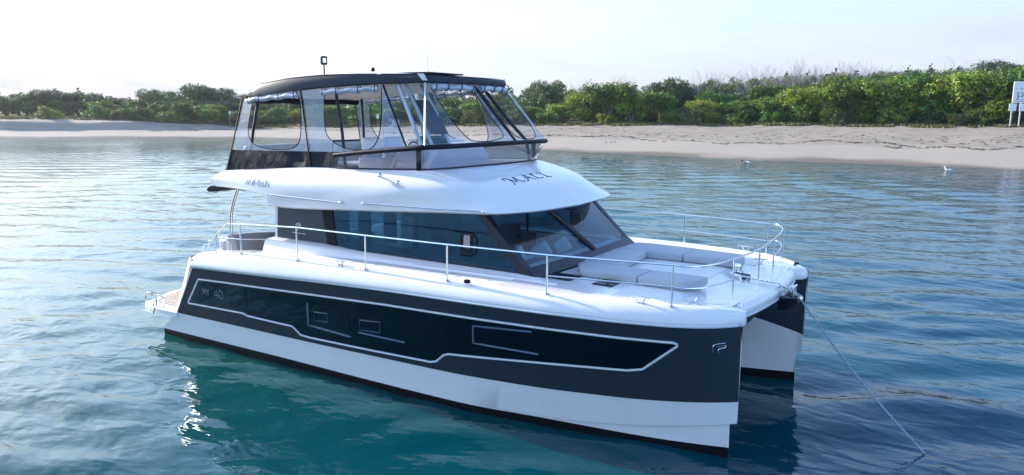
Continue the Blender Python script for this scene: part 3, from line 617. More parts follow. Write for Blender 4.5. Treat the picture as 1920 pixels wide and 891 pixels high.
b = MB(); b.tube([(2.9, -.9, 3.4), (2.9, -.9, 4.15), (2.95, -.9, 4.2), (2.95, .2, 4.2), (2.9, .2, 4.15), (2.9, .2, 3.4)], .022, 6); b.tube([(2.9, -.9, 3.95), (2.9, .2, 3.95)], .018, 6); b.build('flybridge_guard_rail', BLACK, boat)
MB().box((2.2, .8, 3.66), (1.6, 1.5, .08), bev=.03).build('flybridge_table', WHITE, boat)
b = MB(); b.box((1.55, 0, 3.6), (.8, 3.6, .5), bev=.08); b.build('flybridge_sofa', CUSH, boat)
b = MB(); b.box((1.22, 0, 3.92), (.16, 3.5, .32), bev=.07); b.build('sofa_back', CUSH, boat)
b = MB(); b.box((2.2, 1.55, 3.6), (2.4, .6, .5), bev=.08); b.box((2.2, 1.82, 3.9), (2.4, .14, .3), bev=.06); b.build('flybridge_sofa', CUSH, boat)
MB().box((3.7, 1.45, 3.75), (1.2, .7, .9), bev=.04).build('wet_bar', WHITE, boat)
b = MB(); b.prism([(4.95, -1.70, 3.5), (5.03, -1.70, 3.5), (5.38, -1.70, 4.02), (5.30, -1.70, 4.02)], (0, .03, 0)); b.build('boarding_step', WHITE, boat, smooth=False)
# ------------------------------------------------------------------ rails
RT = 2.72
def post(x, y, z0, z1, r=.0135): return MB().tube([(x, y, z0-.02), (x, y, z1)], r, 8).lathe((x, y, z0-.01), [(.03, 0), (.03, .012), (.014, .018)])
rx = [(1.66, 1.99, .02), (1.84, 2.56, .02)]
def yr_(x): return yrail(x)-.15
hr_ = [(1.62, 2.0), (1.62, 2.31), (1.67, 2.39), (1.98, 2.61), (2.06, 2.63), (2.4, 2.655), (3.98, 2.735), (5.66, 2.75), (7.38, 2.765), (9.16, 2.78), (10.98, 2.79)]
front = [(11.20, 1.95, 2.75), (11.36, 1.55, 2.75), (11.43, 1.1, 2.75), (11.50, 0.35, 2.75), (11.52, -.1, 2.75)]
for s in (-1, 1):
    P = [(x, s*yr_(x), z) for x, z in hr_]
    if s > 0: P = P[5:]
    bow = [(11.14, s*2.42, 2.785), (11.30, s*2.15, 2.765), (11.38, s*1.7, 2.74), (11.42, s*1.15, 2.72)]
    if s < 0: P = [P[0], P[1]]+cat(P[1:5], 3)[1:]+P[5:]
    P = P+bow+[(11.48, s*.5, 2.72), (11.50, 0, 2.72)]
    MB().tube(cat(P[:-6], 1)+cat(P[-6:], 4)[1:] if False else P[:-7]+cat(P[-7:], 4), .0155 if s < 0 else .012, 8).build('guard_rail', STEEL, boat)
    lo = [(x, s*yr_(x), z-.33) for x, z in hr_[6:]] if s > 0 else [(9.16, -yr_(9.16), 2.47), (10.98, -yr_(10.98), 2.48)]
    lo += [(a, b_, c-.31) for a, b_, c in bow]
    MB().tube(lo[:-5]+cat(lo[-5:], 4), .0115 if s < 0 else .008, 8).build('guard_rail', STEEL, boat)
    for x in (2.4, 3.98, 5.66, 7.38, 9.16, 10.97) if s < 0 else (3.98, 5.6, 7.3, 9.2, 10.95):
        post(x, s*yr_(x), zdk(x), float(np.interp(x, *zip(*hr_[4:])))).build('rail_stanchion', STEEL, boat)
    post(11.42, s*1.15, 2.12, 2.72).build('rail_stanchion', STEEL, boat)
MB().tube([(1.62, -yr_(1.62), 2.33), (2.4, -yr_(2.4), 2.36), (2.5, -2.3, 2.30)], .008, 6).build('lower_line', STEEL, boat)
post(11.49, -.03, 2.12, 2.72).build('rail_stanchion', STEEL, boat); post(11.36, 2.0, 2.13, 2.75).build('rail_stanchion', STEEL, boat)
def cleat(x, y, z, rot=0):
    b = MB(); c, s_ = math.cos(rot), math.sin(rot)
    b.tube([(x-.15*c, y-.15*s_, z+.075), (x-.08*c, y-.08*s_, z+.082), (x+.08*c, y+.08*s_, z+.082), (x+.15*c, y+.15*s_, z+.075)], [.009, .014, .014, .009], 8)
    for q in (-.05, .05): b.tube([(x+q*.7*c, y+q*.7*s_, z-.01), (x+q*1.4*c, y+q*1.4*s_, z+.08)], .012, 8)
    b.box((x, y, z+.002), (.13, .04, .012), rot=rot, bev=.004); b.build('mooring_cleat', STEEL, boat)
for s in (-1, 1): cleat(5.02, s*(yr_(5.0)-.03), zdk(5)); cleat(10.54, s*(yr_(10.5)-.05), zdk(10.5)); cleat(11.02, s*1.75, 2.13, .3)
cleat(11.22, .10, 2.125)
MB().box((7.78, -yr_(7.8)-.02, zdk(7.8)+.03), (.10, .07, .06), bev=.025).build('deck_filler', BLACK, boat)
b = MB(); b.lathe((11.62, 2.02, 2.13), [(.05, 0), (.05, .03), (.03, .05), (.002, .055)]); b.build('bow_light', BLACK, boat)
b = MB(); b.tube([(11.62, -1.60, 2.12), (11.63, -1.60, 2.165), (11.68, -1.60, 2.165), (11.69, -1.60, 2.12)], .008, 6); b.build('pad_eye', STEEL, boat)
# gate clutter at the stern quarter
b = MB()
b.tube([(1.55, -2.66, 2.02), (1.55, -2.66, 2.2), (1.68, -2.66, 2.26), (1.82, -2.66, 2.2), (1.84, -2.66, 2.02)], .014, 8); b.tube([(1.02, -2.75, 1.9), (1.02, -2.7, 2.1), (1.2, -2.6, 2.13), (1.4, -2.6, 2.05)], .014, 8)
b.build('gate_hoop', STEEL, boat)
b = MB(); b.box((1.15, -1.9, 2.02), (.35, .55, .30), bev=.04); b.box((.9, -2.1, 2.0), (.14, .2, .22), bev=.03); b.tube([(.72, -2.1, 1.95), (.78, -2.1, 2.17), (.95, -2.1, 2.18)], .014, 6)
b.tube([(.6, -2.3, 1.93), (.62, -2.3, 2.08), (.75, -2.3, 2.1)], .012, 6); b.build('outdoor_grill', INTW, boat)
# foredeck hatches, hardware, lounge base
for x0, w in ((8.76, .52), (9.58, .34)):
    for s in (-1, 1):
        b = MB().box((x0-.02, s*1.56, 2.188), (w, .44, .02), bev=.006).build('deck_hatch', BLACK, boat)
        MB().tube([(x0-.02, s*1.62, 2.205), (x0+.12, s*1.78, 2.205), (x0+.13, s*1.84, 2.205)], .010, 5).build('hatch_stay', BLACK, b)
        MB().box((x0-.02, s*1.66, 2.2), (w*.96, .012, .003)).build('hatch_divider', TRIM, b)
b = MB(); b.lathe((10.98, .50, 2.12), [(.0, .2), (.07, .2), (.075, .17), (.045, .15), (.045, .08), (.085, .07), (.09, .0)]); b.box((11.06, .38, 2.15), (.28, .2, .09), bev=.03, rot=-.5); b.build('windlass', STEEL, boat)
MB().box((11.10, .36, 2.15), (.3, .16, .1), bev=.03, rot=-.4).build('windlass_cover', CHAR, boat)
b = MB(); 
for yy in (-.06, .06): b.prism([(11.45, yy, 2.10), (11.45, yy, 2.14), (11.95, yy, 2.12), (12.16, yy, 2.02), (12.14, yy, 1.95), (11.95, yy, 2.03)], (0, .012, 0))
b.box((12.05, 0, 2.09), (.03, .2, .16), bev=.006); b.tube([(12.0, -.12, 2.17), (12.06, .12, 2.17)], .014, 6)
b.tube([(12.14, -.08, 1.97), (12.14, .09, 1.97)], .04, 10); b.build('bow_roller', STEEL, boat)
b = MB(); b.prism([(11.84, -.10, 1.97), (11.84, -.10, 1.78), (11.98, -.10, 1.80), (12.12, -.10, 1.93), (12.12, -.10, 2.0)], (0, .22, 0)); b.build('anchor_housing', BLACK, boat, smooth=False)
for s in (-1, 1):
    MB().tube([(x, s*(yr_(x)-.16), zdk(x)-.024) for x in np.linspace(2.6, 10.6, 40)], .006, 4).build('deck_seam', TRIM, boat)
    for x in (4.9, 7.0, 8.6): MB().tube([(x, s*(yr_(x)-.17), zdk(x)-.026), (x, s*2.16, zdk(x)-.030)], .005, 4).build('deck_seam', TRIM, boat)
    R = [[(x, s*y, zfore(x, y)+.004) for y in np.linspace(1.50, min(2.30, yr_(x)-.2), 5)] for x in np.linspace(9.95, 11.02, 12)]
    MB().grid(R).build('nonskid_panel', NONSKID, boat)
MB().grid([[(x, y, zfore(x, y)+.004) for y in np.linspace(-.70, .70, 5)] for x in np.linspace(9.5, 10.75, 12)]).build('nonskid_panel', NONSKID, boat)
# ------------------------------------------------------------------ lettering
GL = {'A': [[(0, 0), (.5, 1), (1, 0)], [(.2, .36), (.8, .36)]], 'K': [[(0, 0), (0, 1)], [(.9, 1), (0, .42)], [(.28, .6), (.95, 0)]], 'W': [[(0, 1), (.28, 0), (.55, 1), (.82, 0), (1.1, 1)]],
      '4': [[(.72, 0), (.72, 1), (0, .3), (.95, .3)]], '6': [[(.75, .95), (.45, 1), (.1, .7), (.05, .35), (.2, .05), (.5, 0), (.8, .12), (.85, .4), (.65, .58), (.35, .58), (.08, .4)]],
      '0': [[(.45, 1), (.12, .85), (.03, .5), (.12, .15), (.45, 0), (.78, .15), (.87, .5), (.78, .85), (.45, 1)]], 'N': [[(0, 0), (0, 1), (.85, 0), (.85, 1)]],
      'M': [[(0, 0), (.1, 1), (.55, .2), (1, 1), (1.1, 0)]], 'Y': [[(0, 1), (.45, .5), (.9, 1)], [(.45, .5), (.45, 0)]], ' ': []}
SCRIPT = {'M': [[(-.35, .75), (-.4, 1.0), (-.1, 1.08), (.1, .9), (.05, .4), (-.1, 0), (-.3, -.05)], [(.08, .95), (.35, .3), (.45, .15)], [(.45, .15), (.75, .8), (.92, 1.02)], [(.92, 1.02), (.85, .5), (.95, .08), (1.15, -.02), (1.25, .12)]],
          'A': [[(-.25, .05), (-.1, -.02), (.15, .25), (.45, .85), (.6, 1.05)], [(.6, 1.05), (.65, .5), (.75, .05), (.95, 0)], [(.1, .42), (.45, .36), (.78, .45)]],
          'L': [[(.55, .85), (.45, 1.05), (.2, .95), (.15, .5), (.1, .1), (-.1, 0), (.2, .04), (.6, -.05), (.8, .1)]],
          'I': [[(.0, 1.0), (.3, .93), (.7, 1.02)], [(.38, .95), (.36, .5), (.36, .05)], [(.05, 0), (.36, .06), (.75, -.02)]]}
def glyphs(txt, table, adv, smoothk=0):
    x = 0; o = []
    for ch in txt:
        for st_ in table.get(ch, []):
            P = [Vector((x+a, b, 0)) for a, b in st_]
            if smoothk or ch in '60': P = cat(P, 4)
            o.append([(p.x, p.y) for p in P])
        x += adv.get(ch, adv['*'])
    return o
def lettering(name, strokes, fn, r, m, parent):
    b = MB()
    for st_ in strokes:
        P = []
        for (a, c), (a2, c2) in zip(st_, st_[1:]):
            for k in range(3): P.append(fn(a+(a2-a)*k/3, c+(c2-c)*k/3))
        P.append(fn(*st_[-1])); P = [p for p in P if p is not None]
        if len(P) > 1: b.tube(P, r, 5)
    return b.build(name, m, parent)
dg = bpy.context.evaluated_depsgraph_get()
bv = BVHTree.FromObject(FLY, dg)
def on_side(x, z):
    h = bv.ray_cast(Vector((x, -4, z)), Vector((0, 1, 0)))
    return h[0]+h[1]*.001*(1 if h[1].y < 0 else -1) if h[0] else None
sc_ = .125
lettering('registration_number', glyphs('AKW460N', GL, {'*': 1.1, 'W': 1.32, 'K': 1.12}), lambda a, c: on_side(1.86+a*.095, 3.345-a*.0015+c*.135), .0044, INK, boat)
def on_top(x, y):
    h = bv.ray_cast(Vector((x, y, 6)), Vector((0, 0, -1)))
    return h[0]+Vector((0, 0, .002)) if h[0] else None
lettering('boat_name', glyphs('MALI', SCRIPT, {'*': 1.35, 'M': 1.75, 'A': 1.25, 'L': 1.15}, 1), lambda a, c: on_top(7.46-c*.23-a*.01, -.98+a*.27), .009, INK, boat)
lettering('model_name', glyphs('MY', GL, {'*': 1.35}), lambda a, c: (1.17+a*.095, -(yo(1.17+a*.095, 1.13+c*.12)+.014), 1.12+c*.12+a*.003), .0055, INKP, boat)
lettering('model_number', glyphs('40', GL, {'*': 1.15}), lambda a, c: (1.53+a*.14, -(yo(1.53+a*.14, 1.10+c*.17)+.014), 1.095+c*.17+a*.004), .0055, INKP, boat)
for s in (-1, 1):
    b = MB()
    for pts in ([(0, .12), (0, .62), (.18, .86), (1, 1.0)], [(.30, .66), (1, .78), (.93, .55), (.45, .42), (.42, 0)]):
        b.tube([(2.93+p.x*.13, s*(ysd(2.5)+.026), 2.48+p.y*.15) for p in cat([Vector((a_, c_, 0)) for a_, c_ in pts], 3)], .008, 6)
    b.tube([(2.82, s*(ysd(2.4)+.024), 2.425), (3.2, s*(ysd(2.4)+.024), 2.42)], .006, 5)
    b.build('emblem', INTW, boat)
# ------------------------------------------------------------------ loose things on the boat
def cushion(name, poly, z0, z1, label, group, bev=.05, m=CUSH):
    c = (sum(p[0] for p in poly)/len(poly), sum(p[1] for p in poly)/len(poly))
    bm = bmesh.new(); vs = [bm.verts.new((x-c[0], y-c[1], 0)) for x, y in poly]; f = bm.faces.new(vs)
    r = bmesh.ops.extrude_face_region(bm, geom=[f]); bmesh.ops.translate(bm, verts=[e for e in r['geom'] if isinstance(e, bmesh.types.BMVert)], vec=(0, 0, z1-z0))
    bmesh.ops.recalc_face_normals(bm, faces=bm.faces)
    bmesh.ops.bevel(bm, geom=list(bm.edges), offset=bev, segments=4, affect='EDGES', profile=.55)
    me = bpy.data.meshes.new(name); bm.to_mesh(me); bm.free()
    o = link(name, me, m, None, auto=60); o.location = (c[0], c[1], z0); tag(o, label, 'cushion', group); return o
G = 'grey lounge cushions on the foredeck'
cushion('lounge_cushion', [(8.72, -.98), (8.95, -1.36), (9.98, -1.40), (9.98, -.76), (9.42, -.74), (9.38, -.70), (8.72, -.70)], 2.19, 2.32, 'grey cushion at the near aft corner of the foredeck lounge, beside the hatches', G, .035)
cushion('lounge_cushion', [(9.99, -1.40), (10.72, -1.42), (10.92, -1.1), (10.92, -.78), (9.99, -.76)], 2.19, 2.32, 'grey cushion at the forward end of the near side of the foredeck lounge', G, .035)
cushion('lounge_cushion', [(8.68, -.69), (9.38, -.69), (9.24, .74), (8.64, .74)], 2.19, 2.325, 'grey cushion crossing in front of the windshield on the foredeck lounge', G, .035)
cushion('lounge_cushion', [(8.63, .75), (9.23, .75), (9.9, .79), (9.9, 1.6), (9.0, 1.66), (8.66, 1.6)], 2.19, 2.32, 'grey cushion at the far aft corner of the foredeck lounge', G, .035)
cushion('lounge_cushion', [(9.91, .79), (10.86, .80), (10.94, 1.1), (10.80, 1.5), (9.91, 1.6)], 2.19, 2.32, 'grey cushion on the far side of the foredeck lounge, nearest the windlass', G, .035)
b = MB(); R = []
for y in np.linspace(-2.28, .9, 24):
    zt = 2.22+.045*math.sin(y*2.2)+(.05 if y > -1 else 0)
    R.append([(1.30, y, 1.84), (1.22, y, zt-.03), (1.27, y, zt), (1.36, y, zt), (1.42, y, zt-.04), (1.56, y, 1.92), (1.58, y, 1.84)])
b.grid(R); b.add(R[0], [tuple(range(7))]); b.add(R[-1], [tuple(range(7))])
tag(b.build('backrest_cushion', SOFA, None, auto=60), 'dark grey canvas-covered backrest cushion in the aft cockpit beside the cabin panel', 'cushion')
cushion('flat_cushion', [(1.45, -2.2), (2.2, -2.2), (2.2, .9), (1.45, .9)], 1.62, 1.83, 'flat grey seat cushion in the aft cockpit in front of the canvas backrest', None, .05, SOFA)
MB().box((1.75, -.65, 1.38), (1.1, 3.1, .46), bev=.04).build('cockpit_bench', WHITE, boat)
# anchor chain + rope
def chain(P, r=.011):
    P = resamp(P, int(sum((Vector(a)-Vector(b)).length for a, b in zip(P, P[1:]))/.045)+1); b = MB()
    for i in range(len(P)-1):
        a, c = P[i], P[i+1]; d = (c-a).normalized(); up = d.orthogonal().normalized()
        if i % 2: up = d.cross(up)
        mid = (a+c)/2; b.tube([mid+d*(.033*math.cos(t))+up*(.017*math.sin(t)) for t in [2*math.pi*k/10 for k in range(10)]], .0065, 4, True)
    return b
tag(chain([(10.98, .46, 2.2), (11.2, .30, 2.17), (11.45, .14, 2.17), (11.75, .03, 2.18), (12.12, 0, 2.02)]).build('anchor_chain', STEEL), 'steel anchor chain running from the windlass over the bow beam', 'chain')
P0, P1 = Vector((12.17, 0, 1.96)), Vector((14.12, -.22, -.05)); b = MB()
P = [P0.lerp(P1, t)-Vector((0, 0, .10*math.sin(math.pi*t))) for t in np.linspace(0, 1, 90)]
for ph in (0, 2.09, 4.19):
    Q = [p+Vector((.008*math.cos(i*.75+ph), .008*math.sin(i*.75+ph), .005*math.cos(i*.75+ph))) for i, p in enumerate(P)]; b.tube(Q, .0085, 6)
tag(b.build('anchor_rope', ROPE), 'twisted blue-grey anchor rope slanting from the bow roller into the water', 'rope')
# ================================================================== shore terrain
rng = np.random.default_rng(7); random.seed(5)
SH = {-900: (-225, 20), -400: (-150, 30), 0: (-113, 44.7), 120: (-108, 52.5), 240: (-102, 58.5), 350: (-96, 64), 480: (-87, 70), 700: (-64, 72), 850: (-48, 71), 1030: (-32.8, 69.7), 1250: (-17.4, 68.5), 1440: (-6, 67.6), 1600: (1.6, 69.0), 1750: (8.5, 69.5), 1920: (15.5, 69.9), 2300: (34, 72), 3200: (90, 84)}
SK = sorted(SH)
def shore(k): return np.array([np.interp(k, SK, [SH[i][0] for i in SK]), np.interp(k, SK, [SH[i][1] for i in SK])])
def inland(k):
    p = shore(k); d = p-np.array([18., -25.]); d = d/np.linalg.norm(d); return d
# beach height profiles (inland distance -> height) along the shore
PR = {-900: [(0, 0), (6, .5), (10, 1.2), (16, 3.0), (30, 3.5), (500, 5)],
      0: [(0, 0), (8, .45), (12, .75), (13.6, 2.15), (18, 2.45), (30, 2.8), (500, 5)],
      230: [(0, 0), (9, .45), (13, .75), (14.8, 2.1), (20, 2.4), (34, 2.8), (500, 5)],
      330: [(0, 0), (9, .5), (15, .8), (17, 1.7), (27, 2.1), (40, 2.6), (500, 5)],
      480: [(0, 0), (8, .6), (20, 1.1), (30, 1.9), (44, 2.5), (500, 4.5)],
      900: [(0, 0), (9, .7), (24, 1.6), (34, 2.3), (50, 2.9), (500, 4.5)],
      1440: [(0, 0), (9, .8), (22, 1.6), (42, 2.85), (56, 3.2), (500, 4.5)],
      1920: [(0, 0), (9, .9), (22, 1.8), (43, 3.2), (58, 3.6), (500, 4.5)],
      3200: [(0, 0), (9, .9), (22, 1.8), (43, 3.2), (58, 3.6), (500, 4.5)]}
PK = sorted(PR)
def hgt(k, s):
    if s < 0: return s*.07
    k = min(max(k, PK[0]), PK[-1]); i = max(0, min(len(PK)-2, int(np.searchsorted(PK, k))-1)); a, b = PK[i], PK[i+1]; t = (k-a)/(b-a)
    return (1-t)*np.interp(s, *zip(*PR[a]))+t*np.interp(s, *zip(*PR[b]))
def vegstart(k): return float(np.interp(k, [-900, 0, 230, 330, 480, 900, 1250, 1440, 3200], [17, 19, 21, 20, 21, 32, 40, 42, 43]))
def ground(k, s):
    p = shore(k)+inland(k)*s
    n = .10*math.sin(p[0]*.31+p[1]*.17)*math.sin(p[1]*.23-p[0]*.11)*sm(4, 20, s)
    return Vector((p[0], p[1], hgt(k, s)+n))
ks = np.concatenate([np.linspace(-900, -60, 30), np.linspace(-40, 1980, 420), np.linspace(2050, 3200, 30)])
ss = np.concatenate([np.linspace(-30, -2, 8), np.linspace(-1, 60, 130), np.linspace(63, 130, 20), np.linspace(160, 500, 10)])
V = []; veg = []; wet = []
for k in ks:
    vs = vegstart(k)
    for q in ss:
        p = ground(k, q); wob = 1.6*math.sin(k*.021)+1.1*math.sin(k*.067+1)+.8*math.sin(k*.16)
        d = q-vs-wob*1.0
        if k < 420: d = q-vs-wob*.8-(1.2*math.sin(k*.05))
        V.append(p[:]); veg.append(min(1, max(0, d/3+.5))); wet.append(min(1, max(0, q/24)))
F = [(i*len(ss)+j, i*len(ss)+j+1, (i+1)*len(ss)+j+1, (i+1)*len(ss)+j) for i in range(len(ks)-1) for j in range(len(ss)-1)]
me = bpy.data.meshes.new('beach'); me.from_pydata(V, [], F)
for nm, arr in (('veg', veg), ('inland', wet)):
    at = me.attributes.new(nm, 'FLOAT', 'POINT'); at.data.foreach_set('value', arr)
SAND = bpy.data.materials.new('sand'); SAND.use_nodes = True; n = SAND.node_tree; L = n.links.new; bs = n.nodes['Principled BSDF']; bs.inputs['Roughness'].default_value = .9; bs.inputs['Specular IOR Level'].default_value = .2
def nd(t, **kw):
    x = n.nodes.new(t)
    for k, v in kw.items():
        if k.startswith('_'): setattr(x, k[1:], v)
        else: x.inputs[k].default_value = v
    return x
def mixc(fac, a, b):
    x = n.nodes.new('ShaderNodeMix'); x.data_type = 'RGBA'
    if isinstance(fac, float): x.inputs[0].default_value = fac
    else: L(fac, x.inputs[0])
    for i, c in ((6, a), (7, b)):
        if isinstance(c, tuple): x.inputs[i].default_value = (*c, 1)
        else: L(c, x.inputs[i])
    return x.outputs[2]
def rmp(v, a, b, c=0., d=1.):
    x = nd('ShaderNodeMapRange'); L(v, x.inputs['Value']); x.inputs['From Min'].default_value = a; x.inputs['From Max'].default_value = b; x.inputs['To Min'].default_value = c; x.inputs['To Max'].default_value = d; return x.outputs[0]
tcd = nd('ShaderNodeTexCoord'); av = nd('ShaderNodeAttribute', _attribute_name='veg'); ai = nd('ShaderNodeAttribute', _attribute_name='inland')
n1 = nd('ShaderNodeTexNoise', Scale=.35, Detail=8., Roughness=.65); L(tcd.outputs['Object'], n1.inputs['Vector'])
ms = nd('ShaderNodeMapping'); ms.inputs['Scale'].default_value = (.45, 1.5, 1); L(tcd.outputs['Object'], ms.inputs['Vector'])
n2 = nd('ShaderNodeTexNoise', Scale=1.1, Detail=8., Roughness=.72); L(ms.outputs[0], n2.inputs['Vector'])
n3 = nd('ShaderNodeTexVoronoi', Scale=2.2); L(tcd.outputs['Object'], n3.inputs['Vector'])
nl = nd('ShaderNodeTexNoise', Scale=.06, Detail=3.); L(tcd.outputs['Object'], nl.inputs['Vector'])
ad = nd('ShaderNodeMath', _operation='ADD'); mm = rmp(nl.outputs['Fac'], .3, .7, -.12, .12); L(ai.outputs['Fac'], ad.inputs[0]); L(mm, ad.inputs[1])
wetc = mixc(rmp(ad.outputs[0], .02, .12), (.15, .12, .095), (.325, .275, .22))          # damp edge -> smooth sand
dryc = mixc(rmp(n2.outputs['Fac'], .40, .60), (.40, .34, .275), (.20, .165, .135))     # trampled, littered upper beach
c1 = mixc(rmp(ad.outputs[0], .58, .68), wetc, mixc(rmp(n1.outputs['Fac'], .45, .6, .3, 1.), (.37, .315, .255), dryc))
deb = rmp(n2.outputs['Fac'], .57, .66); dm = nd('ShaderNodeMath', _operation='MULTIPLY'); L(deb, dm.inputs[0]); L(rmp(ad.outputs[0], .6, .72), dm.inputs[1])
c1 = mixc(dm.outputs[0], c1, (.22, .18, .145))
grass = mixc(rmp(n1.outputs['Fac'], .4, .62), (.10, .125, .035), (.30, .25, .13))
c2 = mixc(rmp(av.outputs['Fac'], .42, .58), c1, grass); L(c2, bs.inputs['Base Color'])
bp = nd('ShaderNodeBump', Strength=1., Distance=.6); hb_ = nd('ShaderNodeMath', _operation='MULTIPLY'); L(n2.outputs['Fac'], hb_.inputs[0]); L(rmp(ad.outputs[0], .54, .68, .03, 1.), hb_.inputs[1]); L(hb_.outputs[0], bp.inputs['Height']); L(bp.outputs[0], bs.inputs['Normal'])
tag(link('beach', me, SAND), kind='structure')
# seabed far sheet so the ground reaches the horizon
me = bpy.data.meshes.new('seabed'); me.from_pydata([(-4000, -4000, -6), (4000, -4000, -6), (4000, 4000, -6), (-4000, 4000, -6)], [], [(0, 1, 2, 3)])
tag(link('seabed', me, mat('seabed_sand', (.2, .2, .15), .9)), kind='structure')
me = bpy.data.meshes.new('hinterland'); pts = [shore(k)+inland(k)*480 for k in np.linspace(-900, 3200, 60)]
far = [shore(k)+inland(k)*3500 for k in np.linspace(-900, 3200, 60)]
me.from_pydata([(p[0], p[1], 4.4) for p in pts]+[(p[0], p[1], 4.4) for p in far], [], [(i, i+1, i+61, i+60) for i in range(59)])
tag(link('hinterland', me, mat('scrub_ground', (.07, .09, .04), .9)), kind='structure')
# ================================================================== water
cx0, cy0 = 7.0, -2.0
def axis(n, h, L_):       # uniform spacing near, growing outwards
    u = np.linspace(-1, 1, n); k = 6.2; a = np.sinh(k*u)/np.sinh(k); lin = u*(n/2*h)
    return lin+a*(L_-n/2*h)
gx = axis(1080, .062, 3500)+cx0; gy = axis(1080, .062, 3500)+cy0
GX, GY = np.meshgrid(gx, gy); DX = np.gradient(gx)[None, :]; DY = np.gradient(gy)[:, None]; SP = np.maximum(DX, DY)*np.ones_like(GX)
Z = np.zeros_like(GX)
wd = math.radians(118)   # wave travel direction (towards camera, roughly)
amp_mod = 1+.35*np.sin(GX*.13+GY*.07+1)*np.sin(GY*.11-GX*.05)
for i in range(110):
    lam = .30*(4.5**rng.random()) if i % 9 else 1.4+1.6*rng.random(); th = wd+rng.normal()*.55+(.5 if rng.random() < .15 else 0)
    kx, ky = math.cos(th)*2*math.pi/lam, math.sin(th)*2*math.pi/lam; ph = rng.random()*6.28
    a = .0047*lam**.95*(.6+.8*rng.random())*(1 if lam < 1.35 else .8)
    fade = np.clip((lam/SP-3.0)/3.0, 0, 1)
    wob = .9*np.sin(GX*.35/lam**.5+GY*.21+i)+.6*np.sin(GY*.4-GX*.17+2*i)
    Z += a*fade*np.sin(kx*GX+ky*GY+ph+wob*.8)
Z *= amp_mod
# sharpen crests a little
me = bpy.data.meshes.new('sea')
nV = GX.size; co = np.empty((nV, 3), np.float32); co[:, 0] = GX.ravel(); co[:, 1] = GY.ravel(); co[:, 2] = Z.ravel()
ny, nx = GX.shape; idx = np.arange(nV).reshape(ny, nx)
q = np.stack([idx[:-1, :-1], idx[:-1, 1:], idx[1:, 1:], idx[1:, :-1]], -1).reshape(-1, 4).astype(np.int32)
me.vertices.add(nV); me.vertices.foreach_set('co', co.ravel()); me.loops.add(q.size); me.loops.foreach_set('vertex_index', q.ravel())
me.polygons.add(len(q)); me.polygons.foreach_set('loop_start', np.arange(0, q.size, 4, dtype=np.int32)); me.polygons.foreach_set('loop_total', np.full(len(q), 4, np.int32)); me.polygons.foreach_set('use_smooth', np.ones(len(q), bool))
me.update(calc_edges=True)
WAT = bpy.data.materials.new('sea_water'); WAT.use_nodes = True; n = WAT.node_tree; L = n.links.new; bs = n.nodes['Principled BSDF']
bs.inputs['Roughness'].default_value = .05; bs.inputs['IOR'].default_value = 1.33; bs.inputs['Specular IOR Level'].default_value = .33; bs.inputs['Specular Tint'].default_value = (.52, .82, 1, 1)
tcd = nd('ShaderNodeTexCoord'); mp1 = nd('ShaderNodeMapping'); mp1.inputs['Rotation'].default_value = (0, 0, -math.radians(28)); mp1.inputs['Scale'].default_value = (.65, 1.1, 1); L(tcd.outputs['Object'], mp1.inputs['Vector'])
a1 = nd('ShaderNodeTexNoise', Scale=1.45, Detail=2., Roughness=.5, Distortion=.4); a2 = nd('ShaderNodeTexNoise', Scale=4.0, Detail=3., Roughness=.5, Distortion=.5); a3 = nd('ShaderNodeTexNoise', Scale=.05, Detail=3.)
for a in (a1, a2): L(mp1.outputs[0], a.inputs['Vector'])
L(tcd.outputs['Object'], a3.inputs['Vector'])
b1 = nd('ShaderNodeBump', Strength=.45, Distance=.16); b2 = nd('ShaderNodeBump', Strength=.28, Distance=.04)
ws = rmp(a3.outputs['Fac'], .35, .65, .35, 1.0)
h1 = nd('ShaderNodeMath', _operation='MULTIPLY'); L(a1.outputs['Fac'], h1.inputs[0]); L(ws, h1.inputs[1]); L(h1.outputs[0], b1.inputs['Height']); L(a2.outputs['Fac'], b2.inputs['Height']); L(b1.outputs[0], b2.inputs['Normal']); L(b2.outputs[0], bs.inputs['Normal'])
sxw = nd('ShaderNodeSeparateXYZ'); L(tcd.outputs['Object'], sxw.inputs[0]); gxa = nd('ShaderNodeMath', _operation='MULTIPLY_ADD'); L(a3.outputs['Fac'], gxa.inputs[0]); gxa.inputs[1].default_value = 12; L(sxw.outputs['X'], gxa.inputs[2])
L(mixc(rmp(gxa.outputs[0], 6, 19), (.000, .056, .042), (.000, .041, .068)), bs.inputs['Base Color'])      # graded along X: green of the hull's reflection painted in aft, bluer towards the bow
tag(link('sea', me, WAT, smooth=False), kind='structure')
